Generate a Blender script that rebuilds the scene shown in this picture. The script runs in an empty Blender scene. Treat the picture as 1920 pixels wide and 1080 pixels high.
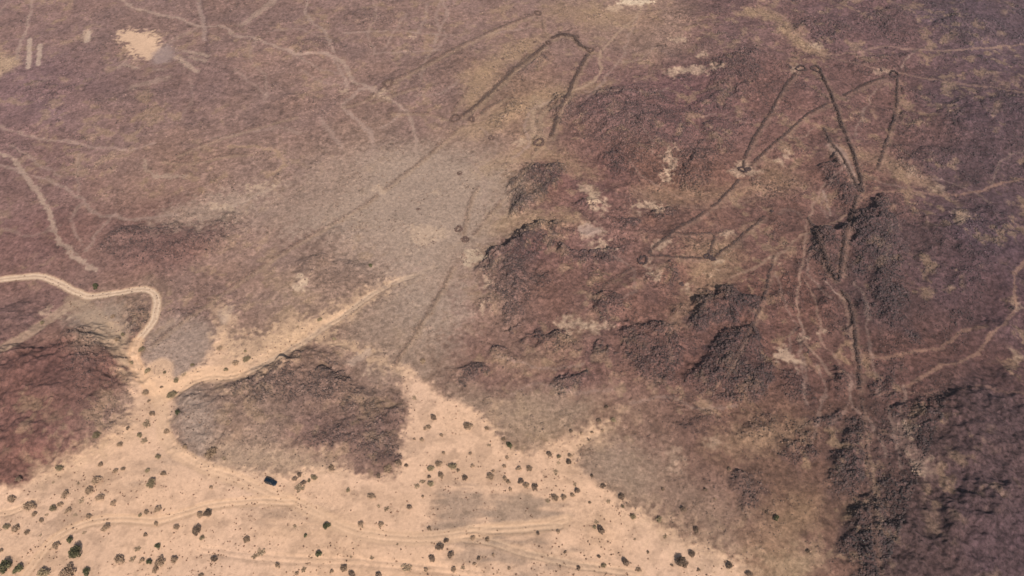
import bpy, math, random
import numpy as np
from mathutils import Vector, Matrix

# ------------------------------------------------------------------ camera, light, exposure
S = bpy.context.scene
CAM_H = 278.0; DEP = math.radians(50.0); HFOV = math.radians(65.0)
cam = bpy.data.objects.new('camera', bpy.data.cameras.new('camera'))
S.collection.objects.link(cam)
cam.location = (0, 0, CAM_H); cam.rotation_euler = (math.pi/2 - DEP, 0, 0)
cam.data.sensor_width = 36; cam.data.lens = 18/math.tan(HFOV/2)
cam.data.clip_start = 1; cam.data.clip_end = 20000
S.camera = cam
SUN_EL = math.radians(45); SUN_DIR = Vector((0.34, -1.0, 0)).normalized()   # towards the sun, on the ground plane
w = bpy.data.worlds.new("World"); S.world = w; w.use_nodes = True
nt = w.node_tree
sky = nt.nodes.new('ShaderNodeTexSky'); sky.sky_type = 'NISHITA'; sky.sun_disc = False
sky.sun_elevation = SUN_EL; sky.sun_rotation = math.atan2(SUN_DIR.x, SUN_DIR.y)
sky.air_density = 1.0; sky.dust_density = 3.0
bg = nt.nodes['Background']; bg.inputs[1].default_value = 0.075
nt.links.new(sky.outputs[0], bg.inputs[0])
sun = bpy.data.objects.new('sun', bpy.data.lights.new('sun', 'SUN'))
S.collection.objects.link(sun)
sun.data.energy = 4.3; sun.data.angle = math.radians(0.6); sun.data.color = (1.0, 0.94, 0.86)
sdir = Vector((SUN_DIR.x*math.cos(SUN_EL), SUN_DIR.y*math.cos(SUN_EL), math.sin(SUN_EL)))
sun.rotation_euler = sdir.to_track_quat('Z', 'Y').to_euler()
sun.location = (0, -200, 400)
S.view_settings.view_transform = 'Standard'; S.view_settings.look = 'None'
S.view_settings.gamma = 1; S.view_settings.exposure = 0.38
KEXP = 1.55           # displayed linear value of a white, level, sunlit surface
HAZE = 0.00006

# ------------------------------------------------------------------ maths helpers
rng = np.random.default_rng(7); random.seed(7)
TAN = math.tan(HFOV/2); CD, SD = math.cos(DEP), math.sin(DEP)
def ray(px, py):
    sx = (np.asarray(px, float)-960)/960*TAN; sy = (540-np.asarray(py, float))/960*TAN
    return sx, CD + sy*SD, -SD + sy*CD
def flat(px, py, z=0.0):
    dx, dy, dz = ray(px, py); t = (z-CAM_H)/dz
    return dx*t, dy*t
def lin(c):
    c = np.asarray(c, float)/255
    return np.where(c <= .04045, c/12.92, ((c+.055)/1.055)**2.4)
def alb(c): return lin(c)/KEXP
def sstep(a, b, x):
    t = np.clip((x-a)/(b-a), 0, 1); return t*t*(3-2*t)
_tab = rng.random((256, 256)).astype(np.float32)
def vnoise(x, y):
    xi = np.floor(x).astype(np.int32); yi = np.floor(y).astype(np.int32)
    fx = (x-xi).astype(np.float32); fy = (y-yi).astype(np.float32)
    fx = fx*fx*(3-2*fx); fy = fy*fy*(3-2*fy)
    x0 = xi & 255; x1 = (xi+1) & 255; y0 = yi & 255; y1 = (yi+1) & 255
    a = _tab[x0, y0]*(1-fx)+_tab[x1, y0]*fx; b = _tab[x0, y1]*(1-fx)+_tab[x1, y1]*fx
    return a*(1-fy)+b*fy
def fbm(x, y, wl, oct=3, seed=0, gain=.5):
    r = 0; amp = 1; tot = 0
    c, s = .8, .6
    for k in range(oct):
        X = (x*c-y*s)/wl + 17.3*seed + 31.7*k; Y = (x*s+y*c)/wl + 9.1*seed + 5.3*k
        r = r + amp*vnoise(X, Y); tot += amp; amp *= gain; wl = wl/2.03
        c, s = c*.8-s*.6, s*.8+c*.6
    return r/tot
def smooth(pts, n=5):
    p = np.array(pts, float)
    if len(p) < 3: return p
    q = np.vstack([2*p[0]-p[1], p, 2*p[-1]-p[-2]]); out = []
    for i in range(1, len(q)-2):
        for k in range(n):
            t = k/n; a, b, c, d = q[i-1], q[i], q[i+1], q[i+2]
            out.append(.5*((2*b)+(c-a)*t+(2*a-5*b+4*c-d)*t*t+(-a+3*b-3*c+d)*t**3))
    out.append(q[-2]); return np.array(out)

# ------------------------------------------------------------------ terrain grid (plan coordinates, metres)
def axis(fine_lo, fine_hi, step_fn, far):
    v = [fine_lo]
    while v[-1] < fine_hi: v.append(v[-1]+step_fn(v[-1]))
    lo = []; s = 2.0; x = fine_lo
    while x > -far: x -= s; s *= 1.35; lo.append(x)
    hi = []; s = 2.0; x = v[-1]
    while x < far: x += s; s *= 1.35; hi.append(x)
    return np.array(lo[::-1]+v+hi), len(lo), len(lo)+len(v)
XS, xa, xb = axis(-345, 345, lambda v: 0.44, 6000)
YS, ya, yb = axis(92, 490, lambda v: 0.30+0.45*(v-92)/400, 6000)
X, Y = np.meshgrid(XS, YS); X = X.astype(np.float32); Y = Y.astype(np.float32)
NY, NX = X.shape

class Field:            # coordinates in which the traced outlines live
    pass
def idx_box(x0, x1, y0, y1):
    return (slice(max(np.searchsorted(YS, y0)-1, 0), np.searchsorted(YS, y1)+1),
            slice(max(np.searchsorted(XS, x0)-1, 0), np.searchsorted(XS, x1)+1))
def poly_sdf(FX, FY, pts, pad):
    """signed distance (positive inside) to a closed outline, and the grid window it covers"""
    p = np.asarray(pts); sl = idx_box(p[:, 0].min()-pad, p[:, 0].max()+pad, p[:, 1].min()-pad, p[:, 1].max()+pad)
    x = FX[sl]; y = FY[sl]; d2 = np.full(x.shape, 1e9, np.float32); ins = np.zeros(x.shape, bool)
    for i in range(len(p)):
        ax, ay = p[i]; bx, by = p[(i+1) % len(p)]; ex, ey = bx-ax, by-ay
        t = np.clip(((x-ax)*ex+(y-ay)*ey)/(ex*ex+ey*ey+1e-9), 0, 1)
        d2 = np.minimum(d2, (x-ax-t*ex)**2+(y-ay-t*ey)**2)
        if ey != 0: ins ^= ((y < ay) != (y < by)) & (x < ax+(y-ay)*ex/ey)
    d = np.sqrt(d2); return np.where(ins, d, -d), sl
def line_dist(FX, FY, pts, pad):
    p = np.asarray(pts); sl = idx_box(p[:, 0].min()-pad, p[:, 0].max()+pad, p[:, 1].min()-pad, p[:, 1].max()+pad)
    x = FX[sl]; y = FY[sl]; D = np.full(x.shape, 1e9, np.float32); SGN = np.zeros(x.shape, np.float32)
    bx0, by0 = sl[1].start, sl[0].start
    for i in range(len(p)-1):
        ax, ay = p[i]; bx, by = p[i+1]; ex, ey = bx-ax, by-ay
        s2 = idx_box(min(ax, bx)-pad, max(ax, bx)+pad, min(ay, by)-pad, max(ay, by)+pad)
        s3 = (slice(s2[0].start-by0, s2[0].stop-by0), slice(s2[1].start-bx0, s2[1].stop-bx0))
        xx = x[s3]; yy = y[s3]
        if xx.size == 0: continue
        t = np.clip(((xx-ax)*ex+(yy-ay)*ey)/(ex*ex+ey*ey+1e-9), 0, 1)
        d = np.sqrt((xx-ax-t*ex)**2+(yy-ay-t*ey)**2)
        D[s3] = np.minimum(D[s3], d)
    return D, sl
def W(pts, z=0.0, n=4, closed=False):
    p = np.array(pts, float)
    if closed:
        p = smooth(np.vstack([p[-1:], p, p[:2]]), n)[n:-n-1] if n > 1 else p
    else: p = smooth(p, n)
    x, y = flat(p[:, 0], p[:, 1], z); return np.stack([x, y], 1)

# ---- rocky rises: outline in photo pixels, height, edge width (m), boulder density, darkening
HILLS = [
 ([(990,312),(1040,303),(1065,320),(1045,355),(1010,385),(965,402),(948,385),(970,345)], 3.5, 9, 1.0, .75),
 ([(912,475),(935,450),(975,432),(1030,425),(1048,442),(1015,480),(1005,560),(955,592),(920,545)], 5.0, 11, 1.0, .6),
 ([(1045,462),(1100,482),(1150,470),(1175,462),(1180,482),(1120,500),(1050,495)], 2.0, 5, .8, .6),
 ([(1282,598),(1298,568),(1340,546),(1405,545),(1435,560),(1405,600),(1340,612),(1300,615)], 3.8, 9, 1.0, .9),
 ([(1288,705),(1310,660),(1350,628),(1395,620),(1440,680),(1420,742),(1345,745),(1300,742)], 4.2, 11, 1.0, .85),
 ([(1605,385),(1640,362),(1685,395),(1710,480),(1690,560),(1720,640),(1650,620),(1612,560),(1590,500),(1590,430)], 5.0, 14, .9, .7),
 ([(1518,450),(1545,430),(1590,432),(1578,525),(1545,515),(1525,490)], 3.5, 8, 1.0, .7),
 ([(1560,290),(1605,345),(1600,372),(1560,370),(1540,340)], 2.5, 7, .8, .6),
 ([(1543,865),(1565,812),(1600,788),(1620,800),(1628,870),(1600,945),(1560,935)], 3.6, 11, 1.1, .6),
 ([(1602,1000),(1588,965),(1612,940),(1650,926),(1700,950),(1770,960),(1850,915),(1895,930),(1830,1000),(1770,1060),(1700,1110),(1655,1110),(1612,1060)], 4.2, 16, 1.2, .65),
 ([(1690,755),(1780,733),(1855,748),(1885,800),(1895,870),(1850,905),(1790,890),(1775,830),(1720,800)], 3.0, 14, 1.0, .5),
 ([(1010,640),(1045,622),(1095,645),(1065,668),(1020,660)], 2.2, 5, 1.0, .7),
 ([(1120,565),(1150,555),(1172,580),(1160,612),(1125,602)], 2.0, 6, .9, .6),
 ([(840,690),(870,670),(905,682),(895,712),(852,715)], 1.8, 5, .9, .6),
 ([(1028,712),(1060,694),(1108,706),(1090,728),(1042,737)], 1.8, 5, .9, .6),
 ([(1120,645),(1160,665),(1175,680),(1150,685),(1118,660)], 1.4, 4, .9, .5),
 ([(1165,622),(1215,610),(1262,622),(1275,700),(1235,722),(1190,695)], 2.4, 9, .9, .55),
 ([(195,435),(270,410),(380,415),(450,398),(472,425),(430,460),(350,490),(250,500),(185,475)], 3.0, 12, .6, .4),
 ([(-40,650),(60,645),(120,622),(200,615),(238,655),(248,740),(235,800),(170,842),(110,872),(50,902),(-40,930)], 6.0, 18, .6, .15),
 ([(-40,590),(20,575),(70,582),(90,592),(50,615),(-40,632)], 2.0, 8, .7, .4),
 ([(340,760),(370,735),(430,722),(480,700),(530,662),(600,650),(680,690),(735,722),(758,750),(760,850),(740,882),(680,886),(560,866),(440,866),(372,850),(340,815)], 3.2, 14, .35, .1),
 ([(430,722),(520,668),(580,660),(570,700),(620,690),(670,710),(690,760),(640,790),(600,760),(480,760)], 2.0, 10, .9, .45),
 ([(690,760),(750,745),(756,850),(735,878),(640,850),(560,830),(600,800)], 1.2, 9, .8, .4),
 ([(1080,180),(1130,160),(1200,155),(1290,205),(1330,300),(1250,330),(1150,290),(1075,230)], 4.0, 22, .6, .35),
 ([(1345,110),(1440,95),(1430,160),(1380,190),(1300,205),(1320,150)], 3.5, 14, .6, .4),
 ([(1030,185),(1070,175),(1080,210),(1050,235),(1040,215)], 2.5, 7, .8, .6),
 ([(1630,708),(1690,698),(1690,738),(1640,752)], 2.0, 7, .8, .5),
 ([(1505,798),(1550,772),(1560,795),(1522,812)], 1.6, 4, .8, .6),
 ([(1368,905),(1415,888),(1440,905),(1405,965),(1372,938)], 1.8, 6, .8, .6),
 ([(1530,720),(1560,700),(1575,740),(1550,760)], 1.6, 6, .7, .5),
 ([(560,505),(600,478),(650,474),(692,492),(690,515),(665,545),(625,560),(585,530)], 1.6, 8, .4, .25),
 ([(585,435),(620,415),(662,420),(668,440),(630,455),(590,450)], .6, 8, .25, .18),
 ([(235,570),(262,562),(282,575),(270,605),(245,612)], 1.2, 5, .7, .4),
 ([(1600,20),(1700,15),(1740,60),(1690,80),(1620,60)], 3.0, 18, .4, .3),
 ([(1570,120),(1620,108),(1700,105),(1700,125),(1640,140),(1590,140)], 2.0, 10, .4, .25),
 ([(980,110),(1010,95),(1020,108),(985,135),(955,150),(960,130)], 1.6, 6, .5, .5),
 ([(940,195),(985,185),(990,210),(940,240),(915,232)], 2.0, 8, .5, .4),
 ([(690,145),(870,100),(880,150),(800,205),(730,190)], 1.5, 16, .2, .12),
 ([(1280,285),(1330,270),(1350,310),(1320,350),(1290,330)], 2.0, 12, .6, .35),
 ([(1730,430),(1920,400),(1960,560),(1820,600),(1740,540)], 3.0, 26, .4, .2),
 ([(1760,200),(1960,190),(1960,330),(1820,330)], 3.0, 26, .3, .15),
 ([(1640,860),(1700,740),(1800,705),(1960,720),(1990,900),(1960,1110),(1700,1130),(1640,1000)], 3.5, 30, .9, .45),
 ([(955,385),(990,368),(1020,352),(1045,335),(1055,345),(1025,375),(985,395),(950,410)], 2.6, 5, 1.1, .8),
 ([(912,478),(940,455),(975,440),(1010,422),(1035,428),(1000,455),(960,475),(925,492)], 3.0, 5, 1.2, .8),
 ([(1545,560),(1575,545),(1590,600),(1570,640),(1550,610)], 1.5, 7, .4, .2),
 ([(1760,960),(1830,900),(1900,900),(1890,960),(1800,1010)], 3.5, 9, 1.2, .8),
]
def E(cx, cy, rx, ry, h=1.6, bd=.9, dk=.55):
    th = np.linspace(0, 2*np.pi, 8)[:-1]; HILLS.append((list(zip(cx+rx*np.cos(th)*(1+.2*np.sin(3*th+cx)), cy+ry*np.sin(th)*(1+.2*np.cos(2*th+cy)))), h, max(3, min(rx, ry)*.3), bd, dk))
for e in [(1177,427,26,10),(1250,403,26,11),(1305,325,26,36,2.2,.8,.45),(1165,305,40,22,2.2,.8,.45),(1253,515,20,22),(1100,385,25,12,1.5,.6,.4),(1085,478,35,9,1.6,1,.7),(1150,472,26,8,1.6,1,.7),
  (1345,250,45,30,2,.5,.3),(1420,180,40,16,2,.5,.3),(1240,240,50,26,2.2,.6,.35),(1540,55,50,22,2,.5,.3),(1820,60,60,25,2,.4,.3),(1700,230,50,25,1.6,.4,.2),(1495,640,18,24,1.4,.6,.4),
  (1480,560,30,14,1.4,.5,.3),(1420,800,50,20,1.6,.6,.35),(1300,790,50,14,1.2,.6,.35),(1480,740,24,30,1.8,.8,.5),(1590,640,10,40,1.2,.6,.4),(1760,300,60,30,2,.4,.25),(1870,620,40,26,2,.5,.35),
  (1490,830,16,24,1.2,.8,.5),(1560,720,14,34,1.6,.8,.5),(945,670,24,14,1.2,.7,.4),(965,612,20,9,1.2,.8,.5),(905,560,22,18,1.2,.6,.35),(995,650,18,8,1,.7,.4),(640,700,40,14,1.4,1,.5),(700,830,40,26,1.2,.9,.4),
  (450,745,26,16,1.3,.9,.45),(545,678,30,12,1.3,.9,.4),(1205,650,26,22,1.6,.8,.5),(1240,690,26,18,1.6,.8,.5),(230,440,40,16,2,.5,.35),(340,470,50,14,1.6,.5,.3),(420,455,30,14,1.6,.5,.3),(90,740,50,10,1.8,.7,.35),
  (150,690,50,10,1.8,.5,.4),(60,800,40,12,1.8,.4,.3),(350,590,34,12,1,.5,.35),(1400,720,30,26,2,1,.6),(600,90,60,16,1,.3,.2),(700,30,50,14,1,.3,.2),(90,165,60,16,1,.3,.2),(250,190,70,18,1,.3,.2),(560,190,50,14,1,.3,.2)]: E(*e)
Z = (fbm(X, Y, 70, 4, 1)-.5)*3.2 + (fbm(X, Y, 11, 2, 2)-.5)*.7
Z *= sstep(0, 1, np.ones_like(Z))
BO = np.zeros_like(Z); DK = np.zeros_like(Z)
WX = X + (fbm(X, Y, 16, 5, 3, .6)-.5)*20; WY = Y + (fbm(X, Y, 16, 5, 4, .6)-.5)*20
for pts, h, ew, bd, dk in HILLS:
    d, sl = poly_sdf(WX, WY, W(pts, h*.6, 3, True), ew+8)
    h *= 1.3 if np.mean([q[0] for q in pts]) > 930 and np.mean([q[1] for q in pts]) < 760 else 1.05
    w0 = W(pts, h*.6, 3, True); c0 = w0.mean(0); rr = .5*max(np.ptp(w0[:, 0])*.6, np.ptp(w0[:, 1]))+1
    tl = np.clip(((WX[sl]-c0[0])*-.36+(WY[sl]-c0[1])*.93)/rr, -1, 1)      # scarp on the far left side, long dip slope on the near right
    m = sstep(-ew*.25, ew*(1.0-.4*tl), d+(fbm(X[sl], Y[sl], 4, 3, 68)-.5)*ew*.5)*(.70+.30*tl)
    Z[sl] += h*m*(.75+.5*fbm(X[sl], Y[sl], 9, 3, 5))
    m2 = sstep(-ew*.35, ew*.4, d); n = fbm(X[sl], Y[sl], 7, 3, 6)
    n = np.clip(n+.35*(fbm(X[sl], Y[sl], 2.5, 2, 67)-.5), 0, 1); m2 = np.clip(m2*(.1+1.7*n), 0, 1)
    BO[sl] = np.maximum(BO[sl], m2*bd); DK[sl] = np.maximum(DK[sl], np.clip(sstep(-ew*.35, ew*.5, d+(n-.5)*ew*1.2)*(.5+.9*n), 0, 1)*dk)
# broken lava country of the right half: ridges and scattered rubble
d, sl = poly_sdf(WX, WY, W([(1010,290),(960,400),(905,480),(880,600),(905,700),(1100,762),(1290,800),(1400,880),(1500,950),(1590,1150),(2100,1150),(2100,-80),(1330,-80),(1160,130),(1060,230)], 0, 1, True), 30)
RZ = np.zeros_like(Z); RZ[sl] = sstep(-6, 22, d)
rg = 1-np.abs(2*fbm(X, Y, 34, 4, 71, .55)-1)
Z += RZ*(rg-.6)*4.0
BO = np.maximum(BO, RZ*sstep(.54, .70, fbm(X, Y, 11, 4, 72, .6))*.5); DK = np.maximum(DK, RZ*sstep(.55, .70, fbm(X, Y, 14, 4, 73, .6))*.35)
BO = np.maximum(BO, .3*sstep(.54, .70, fbm(X, Y, 10, 4, 74, .6)))
# the plan position each vertex would have on the level datum along the line of sight: outlines below are traced there
k_ = CAM_H/(CAM_H-Z)
PX = X*k_; PY = Y*k_
nA = fbm(X, Y, 6, 4, 8); nB = fbm(X, Y, 6, 4, 9)
QX = PX + (nA-.5)*5; QY = PY + (nB-.5)*5       # ragged outlines
n05 = fbm(X, Y, 1.7, 2, 10); n3 = fbm(X, Y, 3.5, 4, 11, .6); n20 = fbm(X, Y, 22, 4, 12)
n_st = fbm(X+.6*Y, Y*3.2-1.2*X, 9, 4, 13)

# ---- soil colour: broad tones of the plateau, slight haze lightening at far left painted in
TONES = """60 30 142 115 111;300 30 140 114 108;540 30 140 114 108;780 30 143 117 110;1020 30 143 117 110;1180 40 150 124 112;1400 30 119 93 92
1600 30 116 90 92;1860 30 98 80 87;60 180 134 107 108;300 180 138 112 108;540 180 147 120 112;780 180 141 115 108;960 180 148 121 107
1150 180 126 97 95;1300 180 116 87 88;1450 180 122 92 88;1620 180 117 89 86;1860 180 96 76 82;60 330 134 106 102;300 330 150 122 112
500 330 152 126 116;640 330 162 137 125;800 320 165 141 128;930 330 158 133 117;1100 330 122 90 86;1250 330 128 96 86;1450 330 126 95 88
1600 330 120 90 84;1860 330 94 75 80;60 450 130 99 95;300 450 136 105 99;500 450 150 124 114;700 450 166 143 130;850 430 169 147 133
1000 470 118 87 83;1120 440 130 99 93;1300 450 133 101 91;1450 450 120 90 83;1650 450 96 75 76;1860 450 88 70 78;60 560 132 103 98
200 590 160 134 118;400 570 139 113 105;600 570 155 130 116;760 570 158 136 122;880 570 150 122 112;1050 570 123 93 85;1250 570 122 91 83
1450 570 112 82 76;1650 570 92 71 71;1860 570 93 71 75;60 690 120 86 80;200 690 120 88 81;430 640 152 127 115;330 680 160 138 124;600 690 144 118 107
720 640 156 132 117;900 690 130 101 93;1100 690 123 93 87;1300 690 114 84 78;1500 690 110 81 75;1700 690 106 78 73;1860 690 98 73 72
60 810 122 88 81;450 800 146 122 110;600 810 132 106 98;720 810 130 105 97;860 740 148 122 108;1000 810 156 131 113;1150 790 140 112 98;1300 810 124 96 86
1500 810 114 87 77;1620 810 98 75 71;1750 810 88 69 68;1870 810 86 68 71;450 850 160 135 118;1150 880 155 130 113;1300 900 136 108 97;1450 900 120 94 82
1600 900 88 68 66;1750 900 90 70 68;1870 900 86 68 71;1350 1000 138 111 98;1500 980 128 100 84;1565 900 112 86 76;1560 1010 114 89 79;1590 820 104 80 73;1580 960 100 78 71;1640 1000 80 63 62;1750 1000 78 61 62
1880 1000 86 68 74;1450 1070 152 122 100;1560 1070 130 99 88;1700 1070 80 62 62;1880 1070 88 70 76"""
tp = np.array([[float(v) for v in r.split()] for r in TONES.replace('\n', ';').split(';')])
tx, ty = flat(tp[:, 0], tp[:, 1]); tc = alb(tp[:, 2:])
num = np.zeros(X.shape+(3,), np.float32); den = np.zeros_like(X)
wx_ = PX+(n20-.5)*30; wy_ = PY+(fbm(X, Y, 22, 3, 14)-.5)*30
for i in range(len(tp)):
    d2 = ((wx_-tx[i])**2+(wy_-ty[i])**2)/(20+.08*(ty[i]-100))**2
    wgt = 1/(d2+.12)**2
    num += wgt[..., None]*tc[i].astype(np.float32); den += wgt
COL = num/den[..., None]; del num, den
# mottling: real differences between stony and dusty ground
def edge(n, k): return np.tanh((n-.5)*k)
rid = 1-np.abs(2*fbm(X, Y, 5.5, 4, 61, .6)-1); rid2 = 1-np.abs(2*fbm(X, Y, 3.0, 3, 62, .6)-1)
worm = sstep(.86, .99, rid)*sstep(.40, .62, fbm(X, Y, 12, 2, 63)) + .8*sstep(.84, .98, rid2)*sstep(.45, .65, fbm(X, Y, 18, 3, 64))
clump = sstep(.55, .70, fbm(X, Y, 2.2, 3, 65, .6))*sstep(.38, .6, fbm(X, Y, 14, 3, 66))
t_ = edge(n3, 6)*.10+(n20-.5)*.26+(n_st-.5)*.12+edge(n05, 6)*.11+edge(fbm(X, Y, .95, 2, 69), 5)*.09+worm*.18-clump*.16
COL *= np.array([.935, .88, .83])*(1+1.15*t_)[..., None]
dust = sstep(.52, .68, fbm(X, Y, 5, 4, 15, .6))*sstep(.42, .58, n20)
COL += dust[..., None]*.38*(alb((172,143,114))-COL)
COL *= np.array([1.0, 1.0, 1.0])+((fbm(X, Y, 16, 3, 16)-.5)[..., None]*np.array([.05, .0, -.10]))
ROUGH = (.42+.2*RZ).astype(np.float32); SAND = np.zeros_like(X)
darkc = alb((78, 61, 62))
def paint(m, sl, c, a=1.0):
    m = (m*a)[..., None]; COL[sl] = COL[sl]*(1-m)+alb(c).astype(np.float32)*m
def area(pts, c, a=1.0, soft=4, breakup=.5, nz=None, rough=None, sand=0, warp=True, n=3):
    d, sl = poly_sdf(QX if warp else PX, QY if warp else PY, W(pts, 0, n, True), soft+6)
    m = sstep(-soft, soft, d + (n05[sl]-.5)*breakup*soft*2.5)
    paint(m, sl, c, a)
    if rough is not None: ROUGH[sl] += (rough-ROUGH[sl])*m*a
    if sand: SAND[sl] = np.maximum(SAND[sl], m*sand); BO[sl] *= 1-m*min(1, sand)
    return m, sl
def line(pts, c, a=1.0, w=2.0, soft=1.0, breakup=.4, rough=.15, warp=.35, sand=0, dip=0):
    fx = PX+(QX-PX)*warp; fy = PY+(QY-PY)*warp
    D, sl = line_dist(fx, fy, W(pts, 0, 5), w+soft+5)
    m = 1-sstep(w*.5-soft*.5, w*.5+soft, D+(n05[sl]-.5)*breakup*w*1.6)
    m = m*(1-breakup*.6*(1-n3[sl])*1.2)
    m = np.clip(m, 0, 1)
    paint(m, sl, c, a); ROUGH[sl] += (rough-ROUGH[sl])*m*a
    BO[sl] *= 1-m*a; SAND[sl] = np.maximum(SAND[sl], m*sand)
    if dip: Z[sl] -= dip*m
    return D, sl
DKm = np.clip(DK, 0, 1)[..., None]; COL += DKm*.72*(darkc-COL)

GREY = (162,140,124); SANDC = (224,184,154); PALE = (206,176,150)
# grey silt plain
area([(620,305),(700,282),(800,275),(900,300),(955,335),(948,395),(925,440),(905,480),(885,530),(862,570),(845,620),(830,670),(790,695),(750,690),(700,650),(640,640),(705,560),(770,520),(730,480),(690,462),(640,445),(560,440),(500,430),(440,410),(380,400),(500,368),(560,345)], (160,137,121), .5, 14, .7, rough=.4)
area([(700,300),(800,285),(910,310),(940,340),(930,400),(880,450),(830,470),(800,530),(850,560),(830,620),(790,600),(740,520),(720,470),(680,440),(640,420),(560,430),(620,390),(680,340)], (166,143,127), .75, 12, .6, rough=.34)
area([(160,575),(230,570),(240,600),(235,640),(210,640),(150,618),(120,600)], (164,142,126), .7, 5, .5, rough=.3)
area([(270,655),(300,620),(340,600),(400,620),(400,650),(380,678),(350,700),(300,705)], (162,139,126), .7, 6, .5, rough=.4)
area([(340,750),(360,735),(400,760),(400,830),(370,850),(340,820),(330,780)], (160,138,124), .8, 6, .5, rough=.35)
area([(400,830),(520,840),(600,860),(620,885),(520,885),(430,878)], (166,140,120), .8, 5, .5, rough=.4)
area([(850,745),(900,775),(930,800),(990,830),(1070,800),(1120,760),(1040,730),(930,745)], (158,134,114), .55, 8, .5)
area([(1090,870),(1130,830),(1200,830),(1220,880),(1200,930),(1130,910)], (160,136,118), .55, 8, .5)
area([(1180,930),(1280,900),(1360,960),(1370,1030),(1290,1000),(1230,960)], (152,126,108), .5, 8, .5)
area([(1440,1060),(1470,1040),(1520,1020),(1540,1060),(1480,1110),(1430,1110)], (172,144,116), .6, 5, .4)
# yellowish dust belts
for p, a, s in [([(880,140),(930,100),(980,75),(1020,70),(1000,95),(950,120),(925,150),(905,190),(880,205),(870,180)], .55, 5),
  ([(855,240),(900,225),(960,190),(1010,170),(1080,160),(1150,150),(1130,165),(1050,185),(1000,200),(940,245),(870,260)], .5, 6),
  ([(1000,250),(1060,290),(1120,325),(1100,335),(1020,300),(940,310),(900,330),(900,310),(960,290)], .45, 7),
  ([(940,400),(1080,405),(1080,425),(980,425),(930,440),(920,420)], .5, 6),
  ([(1590,280),(1660,290),(1720,320),(1750,350),(1700,345),(1640,310),(1600,300),(1560,290)], .35, 6),
  ([(1440,300),(1500,330),(1480,360),(1300,380),(1220,380),(1200,350),(1380,350)], .3, 8),
  ([(1290,455),(1370,450),(1390,480),(1380,520),(1300,570),(1270,620),(1260,600),(1290,540),(1300,500)], .35, 6),
  ([(930,670),(1010,660),(1100,590),(1110,610),(1030,690),(950,690)], .3, 8),
  ([(1400,15),(1460,25),(1500,70),(1550,95),(1540,105),(1490,85),(1450,40),(1400,28)], .55, 5),
  ([(1030,5),(1120,10),(1200,30),(1130,50),(1080,40),(1020,30)], .4, 7),
  ([(1500,810),(1420,840),(1360,850),(1330,830),(1400,800),(1500,795)], .35, 8),
  ([(1440,960),(1500,930),(1540,950),(1520,1000),(1450,1010)], .3, 8)]:
    area(p, (172,142,112), a, s, .6)
area([(300,400),(370,370),(500,345),(520,355),(440,395),(400,420),(330,425),(280,420)], (172,148,130), .5, 7, .9)
area([(1552,272),(1580,278),(1600,320),(1612,350),(1602,352),(1585,318),(1568,292)], (158,132,120), .8, 1.5, .5, rough=.1)
area([(1000,190),(1020,195),(1010,255),(990,260)], (170,146,122), .5, 4, .5)
area([(-40,100),(20,108),(35,115),(25,128),(-40,160)], (190,160,130), .7, 4, .5)

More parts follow.
